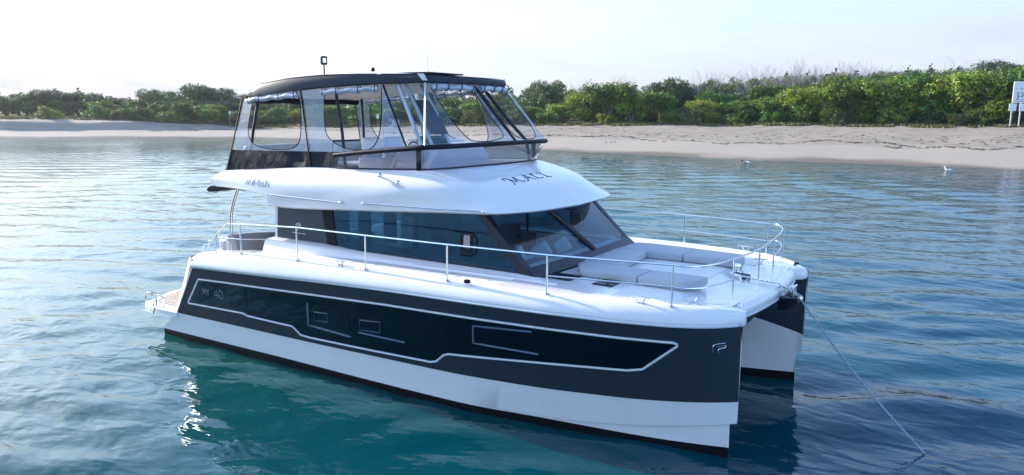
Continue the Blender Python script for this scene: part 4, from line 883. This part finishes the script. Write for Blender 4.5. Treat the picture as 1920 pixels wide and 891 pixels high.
# ================================================================== trees
def leafmat(name, c1_, c2_, sc=.7):
    m = bpy.data.materials.new(name); m.use_nodes = True; n = m.node_tree; n.nodes.clear(); L = n.links.new
    o = n.nodes.new('ShaderNodeOutputMaterial'); d = n.nodes.new('ShaderNodeBsdfPrincipled'); d.inputs['Roughness'].default_value = .5; d.inputs['Specular IOR Level'].default_value = .35
    t = n.nodes.new('ShaderNodeBsdfTranslucent'); x = n.nodes.new('ShaderNodeMixShader'); x.inputs[0].default_value = .3
    g = n.nodes.new('ShaderNodeNewGeometry'); oi = n.nodes.new('ShaderNodeObjectInfo')
    tx = n.nodes.new('ShaderNodeTexCoord'); z = n.nodes.new('ShaderNodeTexNoise'); z.inputs['Scale'].default_value = sc; z.inputs['Detail'].default_value = 3
    L(tx.outputs['Object'], z.inputs['Vector'])
    a = n.nodes.new('ShaderNodeMath'); a.operation = 'ADD'; b = n.nodes.new('ShaderNodeMath'); b.operation = 'MULTIPLY_ADD'; b.inputs[1].default_value = .45; b.inputs[2].default_value = -.22
    L(g.outputs['Random Per Island'], b.inputs[0]); L(z.outputs['Fac'], a.inputs[0]); L(b.outputs[0], a.inputs[1])
    r = n.nodes.new('ShaderNodeMapRange'); r.inputs['From Min'].default_value = .3; r.inputs['From Max'].default_value = .75; L(a.outputs[0], r.inputs['Value'])
    k = n.nodes.new('ShaderNodeMix'); k.data_type = 'RGBA'; k.inputs[6].default_value = (*c1_, 1); k.inputs[7].default_value = (*c2_, 1); L(r.outputs[0], k.inputs[0])
    hv = n.nodes.new('ShaderNodeHueSaturation'); mr = n.nodes.new('ShaderNodeMapRange'); mr.inputs['To Min'].default_value = .5; mr.inputs['To Max'].default_value = 1.35; hr = n.nodes.new('ShaderNodeMapRange'); hr.inputs['To Min'].default_value = .525; hr.inputs['To Max'].default_value = .465; fr_ = n.nodes.new('ShaderNodeMath'); fr_.operation = 'PINGPONG'; fr_.inputs[1].default_value = .13; L(oi.outputs['Random'], fr_.inputs[0]); hr.inputs['From Max'].default_value = .13; L(fr_.outputs[0], hr.inputs['Value']); L(hr.outputs[0], hv.inputs['Hue']); L(oi.outputs['Random'], mr.inputs['Value']); L(mr.outputs[0], hv.inputs['Value'])
    L(k.outputs[2], hv.inputs['Color']); L(hv.outputs[0], d.inputs['Base Color']); L(hv.outputs[0], t.inputs['Color']); L(d.outputs[0], x.inputs[1]); L(t.outputs[0], x.inputs[2]); L(x.outputs[0], o.inputs[0]); return m
BARK = mat('bark', (.16, .13, .10), .9, noise=(3, (.26, .22, .18), .4, .6)); DEADW = mat('dead_wood', (.30, .27, .25), .9)
LM = {'bright': leafmat('bright_leaves', (.06, .13, .012), (.27, .36, .03)), 'mid': leafmat('mid_leaves', (.04, .10, .015), (.15, .28, .03)),
      'dark': leafmat('dark_leaves', (.03, .07, .022), (.075, .14, .035)), 'dull': leafmat('dull_leaves', (.09, .105, .08), (.17, .18, .14)), 'olive': leafmat('olive_leaves', (.08, .10, .03), (.18, .19, .06))}
def crown_mesh(name, lobes, n_, size, m, seed, droop=0, dens=.8, clump=10):
    """leaves (small diamonds) gathered in clumps over uneven lobes"""
    rg = np.random.default_rng(seed); C = []
    w = np.array([l[3]*l[4]*l[5] for l in lobes])**(2/3); w = w/w.sum()
    ncl = n_//clump
    li = rg.choice(len(lobes), ncl, p=w); LB = np.array(lobes)[li]
    d = rg.normal(size=(ncl, 3)); d[:, 2] += .25; d /= np.linalg.norm(d, axis=1)[:, None]
    r = (1-rg.random(ncl)**2*(.55)); bumps = 1+.16*np.sin(d[:, 0]*5+LB[:, 0])*np.sin(d[:, 1]*6+LB[:, 1])+.1*rg.normal(size=ncl)
    cc = LB[:, :3]+d*LB[:, 3:6]*(r*bumps)[:, None]
    c = np.repeat(cc, clump, 0)+rg.normal(size=(ncl*clump, 3))*size*np.array([1.25, 1.25, .85]); nn = len(c)
    nrm = np.repeat(d, clump, 0)*.6+rg.normal(size=(nn, 3))*.7+np.array([0, 0, .35]); nrm /= np.linalg.norm(nrm, axis=1)[:, None]
    t = np.cross(nrm, rg.normal(size=(nn, 3))); t /= np.linalg.norm(t, axis=1)[:, None]; b = np.cross(nrm, t)
    sz = size*(.55+.7*rg.random(nn))[:, None]
    v = np.stack([c-t*sz, c-b*sz*.5+nrm*sz*.08, c+t*sz, c+b*sz*.5+nrm*sz*.08], 1).reshape(-1, 3); v[:, 2] = np.maximum(v[:, 2], .05)
    me = bpy.data.meshes.new(name); me.vertices.add(len(v)); me.vertices.foreach_set('co', v.astype(np.float32).ravel())
    q = np.arange(len(v), dtype=np.int32); me.loops.add(len(v)); me.loops.foreach_set('vertex_index', q); me.polygons.add(nn)
    me.polygons.foreach_set('loop_start', np.arange(0, len(v), 4, dtype=np.int32)); me.polygons.foreach_set('loop_total', np.full(nn, 4, np.int32)); me.update(calc_edges=True)
    me.materials.append(m); return me
def branches(b, p, d, L_, r, depth, rg, spread=.6, lift=.15):
    P = [p]; q = p; dd = d.normalized(); k = 4
    for i in range(k):
        dd = (dd+Vector((rg.normal()*.13, rg.normal()*.13, rg.normal()*.08+lift*.2))).normalized(); q = q+dd*L_/k; P.append(q)
    b.tube(P, [r, r*.55], 5 if depth > 1 else 3)
    if depth == 0: return
    for i in range(3 if depth > 1 else 4):
        t = P[2+i % 3]; nd_ = (dd+Vector((rg.normal()*spread, rg.normal()*spread, rg.normal()*spread*.5+lift))).normalized()
        branches(b, t, nd_, L_*(.55+.25*rg.random()), r*.5, depth-1, rg, spread, lift)
def trunk_mesh(name, lobes, base, seed, m=BARK, r=.16):
    rg = np.random.default_rng(seed); b = MB()
    for l in lobes[:7]:
        e = Vector(l[:3])+Vector((0, 0, l[5]*.3)); s_ = Vector((base[0]+rg.normal()*.15, base[1]+rg.normal()*.15, -.3)); mid = s_.lerp(e, .45)+Vector((-(e-s_).x*.12, -(e-s_).y*.12, .1*l[2]))
        b.tube([s_, mid, e], [r, r*.65, r*.2], 6, smooth=3)
        for k in range(3):
            t = mid.lerp(e, .3+.2*k); b.tube([t, t+Vector((rg.normal()*l[3]*.5, rg.normal()*l[3]*.5, l[5]*.5))], [r*.3, r*.1], 4)
    me = bpy.data.meshes.new(name); me.from_pydata(b.v, [], b.f); me.polygons.foreach_set('use_smooth', [True]*len(me.polygons)); me.materials.append(m); return me
def lob(seed, W_, H_, n_, low=.15, flat=.75):
    rg = np.random.default_rng(seed); o = []
    for i in range(n_):
        a = 2*math.pi*i/n_+rg.random()*.9; q = .15+.33*rg.random(); rr = W_*(.13+.13*rg.random())
        z = H_*(low+.12+(.86-low)*rg.random()**.8*(1-.35*q)); z = min(z, H_-rr*flat)
        o.append((W_*q*math.cos(a)*1.05, W_*q*math.sin(a)*1.05, max(z, rr*.5), rr, rr, rr*flat))
    o.append((0, 0, H_*.62, W_*.26, W_*.26, H_*.3)); return o
PROTO = {}
def proto(kind, specs):
    PROTO[kind] = []
    for i, (W_, H_, nl_, nlv, size, m, low, flat, dr) in enumerate(specs):
        lb = lob(hash(kind) % 1 + 100+i*7+len(kind)*13, W_, H_, nl_, low, flat)
        PROTO[kind].append((crown_mesh('crown', lb, nlv, size, LM[m], i+len(kind)), trunk_mesh('trunk', lb, (0, 0), i), H_, W_))
proto('bushy', [(8, 6.2, 9, 8000, .24, 'bright', .0, .85, 0), (7, 6.8, 8, 7500, .25, 'bright', .05, .9, 0), (8.5, 6.0, 10, 8500, .23, 'mid', .0, .85, 0), (7, 6.4, 8, 7500, .24, 'mid', .0, .9, 0)])
proto('evergreen', [(9, 9.0, 13, 8000, .20, 'dark', .18, .7, 0), (7.5, 10, 12, 7500, .19, 'mid', .25, .7, 0), (8.5, 8.5, 14, 8000, .18, 'dark', .12, .75, 0)])
proto('wispy', [(8.5, 10, 15, 4200, .15, 'dull', .35, .55, 0), (7.5, 11, 14, 3600, .15, 'dull', .4, .5, 0), (9, 9.5, 15, 4600, .15, 'olive', .35, .55, 0)])
proto('shrub', [(3.2, 1.7, 8, 2600, .13, 'mid', 0, .7, 0), (3.0, 1.5, 7, 2200, .13, 'bright', 0, .7, 0), (2.8, 1.9, 8, 2400, .11, 'olive', 0, .8, 0)])
BARE = []
for i in range(4):
    rg = np.random.default_rng(40+i); b = MB()
    for k in range(3): branches(b, Vector((rg.normal()*.3, rg.normal()*.3, -.2)), Vector((rg.normal()*.28, rg.normal()*.28, 1)), 4.6, .10, 4, rg, .55, .25)
    me = bpy.data.meshes.new('branches'); me.from_pydata(b.v, [], b.f); me.materials.append(DEADW); BARE.append((me, max(v[2] for v in b.v)))
TREES = []
def skytop(u): return float(np.interp(u, [-60, 0, 60, 130, 180, 225, 265, 320, 355, 400, 440, 600, 900, 985, 1010, 1060, 1180, 1250, 1270, 1340, 1430, 1480, 1540, 1600, 1640, 1680, 1720, 1800, 1850, 1900, 2000], [174, 176, 168, 171, 181, 190, 169, 172, 159, 165, 174, 170, 168, 160, 152, 168, 160, 154, 162, 146, 146, 138, 137, 133, 133, 134, 130, 128, 124, 118, 116]))
def fronttop(u): return float(np.interp(u, [-60, 0, 200, 480, 900, 985, 1050, 1120, 1200, 1300, 1400, 1450, 1540, 1600, 1700, 1800, 1860, 2000], [205, 205, 200, 205, 195, 198, 188, 165, 166, 195, 198, 176, 172, 154, 150, 146, 143, 140]))
AX = np.array([-math.sin(YAW), math.cos(YAW)])
def place(kind, u, s_, vtop, var=None, sx=1.0, z_off=0):
    """kind of tree at shore parameter u, s_ metres inland; height follows the skyline seen in the photo"""
    p = ground(u, s_); D = float(np.dot(np.array([p.x-CAM.x, p.y-CAM.y]), AX))
    hz = 204.9+(u-960)*math.tan(ROLL)
    if vtop is None: H_ = None
    else: H_ = max(1.0, CAM.z+(hz-vtop)*D/1460-p.z)
    rz = random.random()*6.28
    if kind == 'bare':
        me, h0 = BARE[var if var is not None else random.randrange(len(BARE))]; k = H_/h0
        r = empty('bare_tree', p, rz); o = bpy.data.objects.new('branches', me); COL.objects.link(o); o.parent = r; o.scale = (k*1.05, k*1.05, k)
    else:
        L_ = PROTO[kind]; cm, tm, h0, w0 = L_[var if var is not None else random.randrange(len(L_))]
        k = (H_/h0) if H_ else .7+.6*random.random(); kk = min(1.35, max(k, .75))*sx if kind != 'shrub' else k*sx
        r = empty({'bushy': 'bushy_tree', 'evergreen': 'evergreen_tree', 'wispy': 'wispy_tree', 'shrub': 'shrub'}[kind], p, rz)
        for nm, me in (('crown', cm), ('trunk', tm)):
            o = bpy.data.objects.new(nm, me); COL.objects.link(o); o.parent = r; o.scale = (kk, kk, k)
    TREES.append((u, kind, r, s_)); return r
J = lambda a: (random.random()-.5)*a
# back row
u = -60
while u < 2000:
    dens = 26 if u < 480 else (60 if u < 930 else 30)
    vs = vegstart(u); bs_ = vs+(16 if u < 480 else 20)
    kind = random.choice(['wispy', 'evergreen', 'wispy']) if u > 1280 else random.choice(['evergreen', 'evergreen', 'wispy'])
    place(kind, u, bs_+random.random()*8, skytop(u)+J(8)+4)
    u += dens*(.8+.4*random.random())
for u, v in ((60, 168), (265, 167), (355, 158), (1010, 151), (1250, 147), (1905, 116)): place('evergreen', u, vegstart(u)+15, v, 0 if u in (1250, 1010, 355) else 2, .8)
for u, v in ((425, 164), (1085, 148), (1110, 152), (1140, 138), (1062, 160), (1300, 132), (1345, 128), (1372, 132), (1425, 118), (1445, 124), (1480, 110), (1500, 118), (1545, 114), (1575, 112), (1610, 112), (1645, 120), (1745, 122), (1790, 112), (1830, 118), (1870, 112)): place('bare', u, vegstart(u)+17+J(5), v-4)
# middle row
u = -50
while u < 2000:
    vs = vegstart(u)
    vt = (skytop(u)+fronttop(u))/2+4
    if not (150 < u < 330 and False): place(random.choice(['evergreen', 'bushy', 'wispy', 'evergreen'] if u < 480 else ['evergreen', 'bushy', 'bushy']), u, vs+(11 if u < 480 else 13)+random.random()*4, vt+J(10))
    u += (34 if u < 480 else 62 if u < 930 else 40)*(.8+.4*random.random())
# front row
u = 330
while u < 2010:
    vs = vegstart(u); gap = (1255 < u < 1300)
    if not gap: place('bushy', u, vs+4.5+random.random()*3, fronttop(u)+(12 if gap else 0)+J(14), random.choice([0, 1]) if u > 1440 and random.random() < .75 else random.choice([0, 1, 2, 3]))
    u += (44 if u < 930 else 46)*(.8+.4*random.random())
for u, s_, v in ((160, 2, 196), (285, 5, 196), (330, 2, 192), (385, 0, 204), (440, 1, 208)): place('bushy', u, vegstart(u)+s_, v, 2 if u < 200 else 3, .6)
# low shrubs along the edge
for i in range(46):
    u = 500+1500*random.random() if i > 12 else random.choice([70, 100, 200, 215, 230, 250, 300, 318, 340, 370, 400, 430, 455])+J(12)
    place('shrub', u, vegstart(u)+1.0+random.random()*2.5-(2.5 if u < 480 else 0), None, None, .9)
# labels: ordinal from the left within kind and bank
ORD = ['first', 'second', 'third', 'fourth', 'fifth', 'sixth', 'seventh', 'eighth', 'ninth', 'tenth', 'eleventh', 'twelfth', 'thirteenth', 'fourteenth', 'fifteenth', 'sixteenth', 'seventeenth', 'eighteenth', 'nineteenth', 'twentieth']
def nth(i): return ORD[i] if i < 20 else ['twenty', 'thirty', 'forty', 'fifty'][(i+1)//10-2]+(('-'+ORD[(i+1) % 10-1]) if (i+1) % 10 else 'th')
DESC = {'bushy': ('leafy green bushy tree', 'tree'), 'evergreen': ('tall dark green tree', 'tree'), 'wispy': ('thin-leaved dull grey-green tree', 'tree'), 'bare': ('leafless pale dead tree', 'dead tree'), 'shrub': ('low green shrub on sand', 'shrub')}
for kind in DESC:
    for bank, lo, hi in (('left shore', -1e9, 470), ('shore behind flybridge', 470, 945), ('right shore', 945, 1e9)):
        L_ = sorted([t for t in TREES if t[1] == kind and lo <= t[0] < hi], key=lambda t: t[0])
        for i, t in enumerate(L_): tag(t[2], '%s, %s from left on the %s' % (DESC[kind][0], nth(i), bank), DESC[kind][1], {'bushy': 'bushy trees along the beach', 'evergreen': 'tall evergreen trees', 'wispy': 'thin-leaved trees', 'bare': 'bare dead trees', 'shrub': 'low shrubs at the beach edge'}[kind])
# far wood behind, one mass
lb = []
me = None
b_v = []
rg = np.random.default_rng(3); V = []; F = []
for i in range(42000):
    u = -150+2250*rg.random() if i < 26000 else (-850+750*rg.random() if i % 2 else 2050+1100*rg.random()); s_ = vegstart(u)+28+14*rg.random(); p = ground(u, s_); D = float(np.dot(np.array([p.x-CAM.x, p.y-CAM.y]), AX))
    top = CAM.z+(204.9+(u-960)*math.tan(ROLL)-skytop(u)-9)*D/1460+1.0*math.sin(u*.13)+.6*math.sin(u*.31); z = p.z+(top-p.z)*rg.random()**.7*(.9+.1*rg.random()); c = Vector((p.x, p.y, z))
    nrm = Vector(rg.normal(size=3)).normalized(); t = nrm.orthogonal().normalized()*.34; bb = nrm.cross(t)*.6; k = len(V)
    V += [(c-t)[:], (c-bb)[:], (c+t)[:], (c+bb)[:]]; F.append((k, k+1, k+2, k+3))
me = bpy.data.meshes.new('far_wood'); me.from_pydata(V, [], F); tag(link('far_wood', me, LM['dark'], smooth=False), 'dense dark wood behind the shoreline trees', 'wood', kind='stuff')
# grass tufts and creeping plants at the top of the beach
V = []; F = []
for i in range(9000):
    u = -60+2080*rg.random(); s_ = vegstart(u)-2.2+5*rg.random()**1.0
    if math.sin(u*.11)+math.sin(u*.043+1)+.6*rg.normal() < -.1 and s_ < vegstart(u)+.5: continue
    p = ground(u, s_)
    for k in range(2):
        a = rg.random()*6.28; w_ = .10+.1*rg.random(); h_ = .18+.28*rg.random(); j = len(V); q = p+Vector((rg.normal()*.15, rg.normal()*.15, 0))
        V += [(q.x-w_*math.cos(a), q.y-w_*math.sin(a), q.z), (q.x+w_*math.cos(a), q.y+w_*math.sin(a), q.z), (q.x+rg.normal()*.1, q.y+rg.normal()*.1, q.z+h_)]; F.append((j, j+1, j+2))
me = bpy.data.meshes.new('beach_grass'); me.from_pydata(V, [], F); tag(link('beach_grass', me, LM['olive'], smooth=False), 'yellow-green grass and creeper at the top of the beach', 'grass', kind='stuff')
# ================================================================== small things on shore and water
def drift(name, u, s_, n_, L_, label):
    b = MB(); p = ground(u, s_)
    for k in range(n_):
        a = rg.random()*3.14; q = Vector((rg.normal()*L_*.5, rg.normal()*.5, .03+.05*k)); d = Vector((math.cos(a), math.sin(a)*.5, .12))*L_*(.4+.6*rg.random()); b.tube([q-d*.5, q+Vector((0, 0, .03)), q+d*.5], [.05, .045, .02], 5)
    o = b.build(name, mat('driftwood_'+name+str(int(u)), (.10, .08, .06), .9)); o.location = p; tag(o, label, 'driftwood')
drift('driftwood', 1688, 12.5, 7, 1.6, 'tangle of dark driftwood branches on the beach below the bushes')
drift('driftwood', 1150, 10, 3, .7, 'small driftwood scrap on the sand just right of the flybridge')
# wrack line: weed and bark left by the tide
V = []; F = []
for i in range(1500):
    k = 330+1800*rg.random(); s_ = 15.5+2.2*math.sin(k*.013)+1.1*math.sin(k*.05)+rg.normal()*.55+(rg.random() < .35)*(4+9*rg.random()); p = ground(k, s_)+Vector((0, 0, .03))
    if s_ > vegstart(k)-1: continue
    a = rg.normal()*.5+.3; L2 = .12+.38*rg.random()**2; w2 = .03+.05*rg.random(); d = Vector((math.cos(a), math.sin(a), 0)); e = Vector((-d.y, d.x, 0)); j = len(V)
    V += [(p-d*L2)[:], (p-e*w2+Vector((0, 0, .05)))[:], (p+d*L2)[:], (p+e*w2+Vector((0, 0, .05)))[:]]; F.append((j, j+1, j+2, j+3))
me = bpy.data.meshes.new('seaweed'); me.from_pydata(V, [], F); tag(link('seaweed', me, mat('dry_weed', (.10, .075, .05), .9), smooth=False), 'dark dry seaweed and bark scattered along the tide line', 'seaweed', kind='stuff')
# sign at the right edge
p = ground(1919, vegstart(1919)-1.2); D = float(np.dot(np.array([p.x-CAM.x, p.y-CAM.y]), AX)); px = D/1460
SW = mat('sign_white', (.72, .75, .78), .5); SG = mat('sign_marking', (.28, .31, .36), .6); SP_ = mat('sign_post_paint', (.42, .42, .42), .6)
sg = empty('beach_sign', p, YAW); tag(sg, 'tall white two-post notice board at the right edge of the beach', 'sign')
zt0 = 0
for xx in (-9*px, 7*px): MB().tube([(xx, 0, -.3), (xx, 0, 80*px)], .10, 8).build('post', SP_, sg)
MB().box((5*px, -.13, 63.5*px), (32*px, .08, 39*px), bev=.03).build('board', SW, sg)
for xx in (-9*px, 10*px): MB().box((xx, -.13, 36*px), (13.5*px, .06, 13.5*px), bev=.02).build('plate', SW, sg)
b = MB()
for (a, c, w_, h_) in ((-2, 57, 3, 13), (2.5, 56, 9, 2), (2.5, 62, 9, 1.5), (6, 58, 2, 9), (3, 70, 5, 1.6), (-6, 70, 2, 2), (-6, 62, 1.6, 3), (9, 60, 2, 8), (2, 47, 18, 1.2), (2, 50, 14, 1.0)): b.box((a*px, -.178, c*px), (w_*px, .012, h_*px))
b.build('marking', SG, sg, smooth=False)
def post_sign(u, s_, vt, w_, h_, label):
    p = ground(u, s_); D = float(np.dot(np.array([p.x-CAM.x, p.y-CAM.y]), AX)); q = D/1460; r = empty('small_sign', p, YAW); tag(r, label, 'sign', 'small white signs on the beach')
    zt = CAM.z+(204.9+(u-960)*math.tan(ROLL)-vt)*q-p.z; MB().tube([(0, .05, -.2), (0, .05, zt)], .035, 6).build('post', SP_, r); MB().box((0, 0, zt-h_*q/2), (w_*q, .04, h_*q), bev=.01).build('plate', SW, r)
post_sign(701, vegstart(701)-1.5, 215, 4, 7, 'small white sign on a post, seen through the flybridge windows')
post_sign(424, vegstart(424)-1.5, 208, 3, 6, 'small white sign on a post, just left of the flybridge')
p = ground(735, vegstart(735)-3); wf = empty('white_bench', p, YAW); tag(wf, 'white slatted bench on the beach, seen through the flybridge windows', 'bench')
b = MB()
for k in range(6): b.box((-.55+.22*k, .2, .55), (.06, .04, .9))
b.box((0, .2, 1.0), (1.3, .06, .07)); b.build('backrest', SW, wf); MB().box((0, -.05, .45), (1.3, .5, .06)).build('seat', SW, wf)
for xx in (-.58, .58): MB().box((xx, -.2, .22), (.06, .06, .45)).build('leg', SW, wf)
# swimmer
def skin_body(name, verts, edges, radii, m, parent=None):
    me = bpy.data.meshes.new(name); me.from_pydata(verts, edges, []); o = bpy.data.objects.new(name, me); COL.objects.link(o)
    sk = o.modifiers.new('s', 'SKIN'); sk.use_smooth_shade = True
    for i, r in enumerate(radii): me.skin_vertices[0].data[i].radius = (r, r) if not isinstance(r, tuple) else r
    me.skin_vertices[0].data[0].use_root = True
    sb_ = o.modifiers.new('d', 'SUBSURF'); sb_.levels = 1; sb_.render_levels = 2
    dg = bpy.context.evaluated_depsgraph_get(); dg.update(); nm = bpy.data.meshes.new_from_object(o.evaluated_get(dg)); bpy.data.objects.remove(o)
    nm.materials.append(m); nm.polygons.foreach_set('use_smooth', [True]*len(nm.polygons)); q = bpy.data.objects.new(name, nm); COL.objects.link(q)
    if parent: q.parent = parent
    return q
SKIN = mat('skin', (.50, .33, .25), .5); HAIR = mat('dark_swim_cap', (.03, .035, .05), .4); SHIRT = mat('pale_rash_vest', (.68, .70, .72), .6)
pv = [(0, 0, -.12), (.25, 0, -.02), (.48, 0, .03), (.62, 0, .09), (.78, 0, .13), (.47, .2, .03), (.62, .34, .16), (.95, .32, .02), (1.03, .31, -.06), (.47, -.2, .0), (.3, -.42, -.1), (.05, -.5, -.2), (-.3, .1, -.16), (-.75, .12, -.12), (-1.1, .13, -.2), (-.3, -.1, -.16), (-.75, -.14, -.2), (-1.1, -.15, -.12)]
pe = [(0, 1), (1, 2), (2, 3), (3, 4), (2, 5), (5, 6), (6, 7), (7, 8), (2, 9), (9, 10), (10, 11), (0, 12), (12, 13), (13, 14), (0, 15), (15, 16), (16, 17)]
pr = [.15, .15, .14, .06, .085, .07, .05, .035, .025, .07, .05, .03, .09, .06, .035, .09, .06, .035]
sw = skin_body('person', pv, pe, pr, SKIN); sw.location = (-6.1, 61.9, .02); sw.rotation_euler = (0, 0, math.pi+.45); sw.scale = (1.15, 1.15, 1.3); tag(sw, 'person swimming face down near the right-hand beach, dark hair and one arm raised', 'person')
MB().ball((.80, 0, .155), (.105, .09, .10)).build('hair', HAIR, sw)
MB().ball((.36, 0, .04), (.24, .20, .125)).build('swim_shirt', SHIRT, sw)
# seagull floating
GW = mat('gull_white', (.78, .78, .77), .6); GG = mat('gull_grey', (.35, .37, .40), .6); GB = mat('gull_beak', (.5, .2, .04), .5)
gl = MB(); R = []
for t in np.linspace(0, 1, 14):
    x = -.30+.52*t; r = .105*math.sin(math.pi*min(1, t*.96+.03))**.7; zc = .05+.06*(1-t)**2*.6+.03*t
    R.append([(x, r*math.cos(a), zc+r*.8*math.sin(a)) for a in [2*math.pi*k/12 for k in range(12)]])
gl.grid(R, True); gl.tube([(.14, 0, .10), (.20, 0, .2), (.22, 0, .27)], [.065, .045, .05], 10); gl.ball((.235, 0, .285), (.062, .05, .05))
g0 = gl.build('seagull', GW); g0.location = (10.1, 63.7, .0); g0.rotation_euler = (0, 0, 2.9+.3); g0.scale = (1.25, 1.25, 1.25); tag(g0, 'white seagull with grey wings floating near the right-hand beach', 'seagull')
for s in (-1, 1):
    R = []
    for t in np.linspace(0, 1, 8): R.append([(.10-.46*t, s*(.075+.02*math.sin(3.1*t)-.05*t), .14+.0*t-.02*t), (.08-.46*t, s*(.105-.07*t), .085), (.05-.44*t, s*(.10-.07*t), .05+.03*t)])
    MB().grid(R).build('wing', GG, g0)
MB().tube([(.285, 0, .285), (.34, 0, .272)], [.015, .004], 6).build('beak', GB, g0)

# ================================================================== haze
hzb = MB().box((-20, 100, 17), (700, 640, 50)); hz_o = hzb.build('haze', bpy.data.materials.new('air'), smooth=False)
hm = hz_o.data.materials[0]; hm.use_nodes = True; n = hm.node_tree; n.nodes.clear(); o = n.nodes.new('ShaderNodeOutputMaterial'); v = n.nodes.new('ShaderNodeVolumePrincipled')
v.inputs['Density'].default_value = .00015; v.inputs['Color'].default_value = (.88, .9, 1, 1); v.inputs['Anisotropy'].default_value = .55; n.links.new(v.outputs[0], o.inputs['Volume'])
tag(hz_o, 'thin pale morning haze over the water and beach', 'haze', kind='stuff')
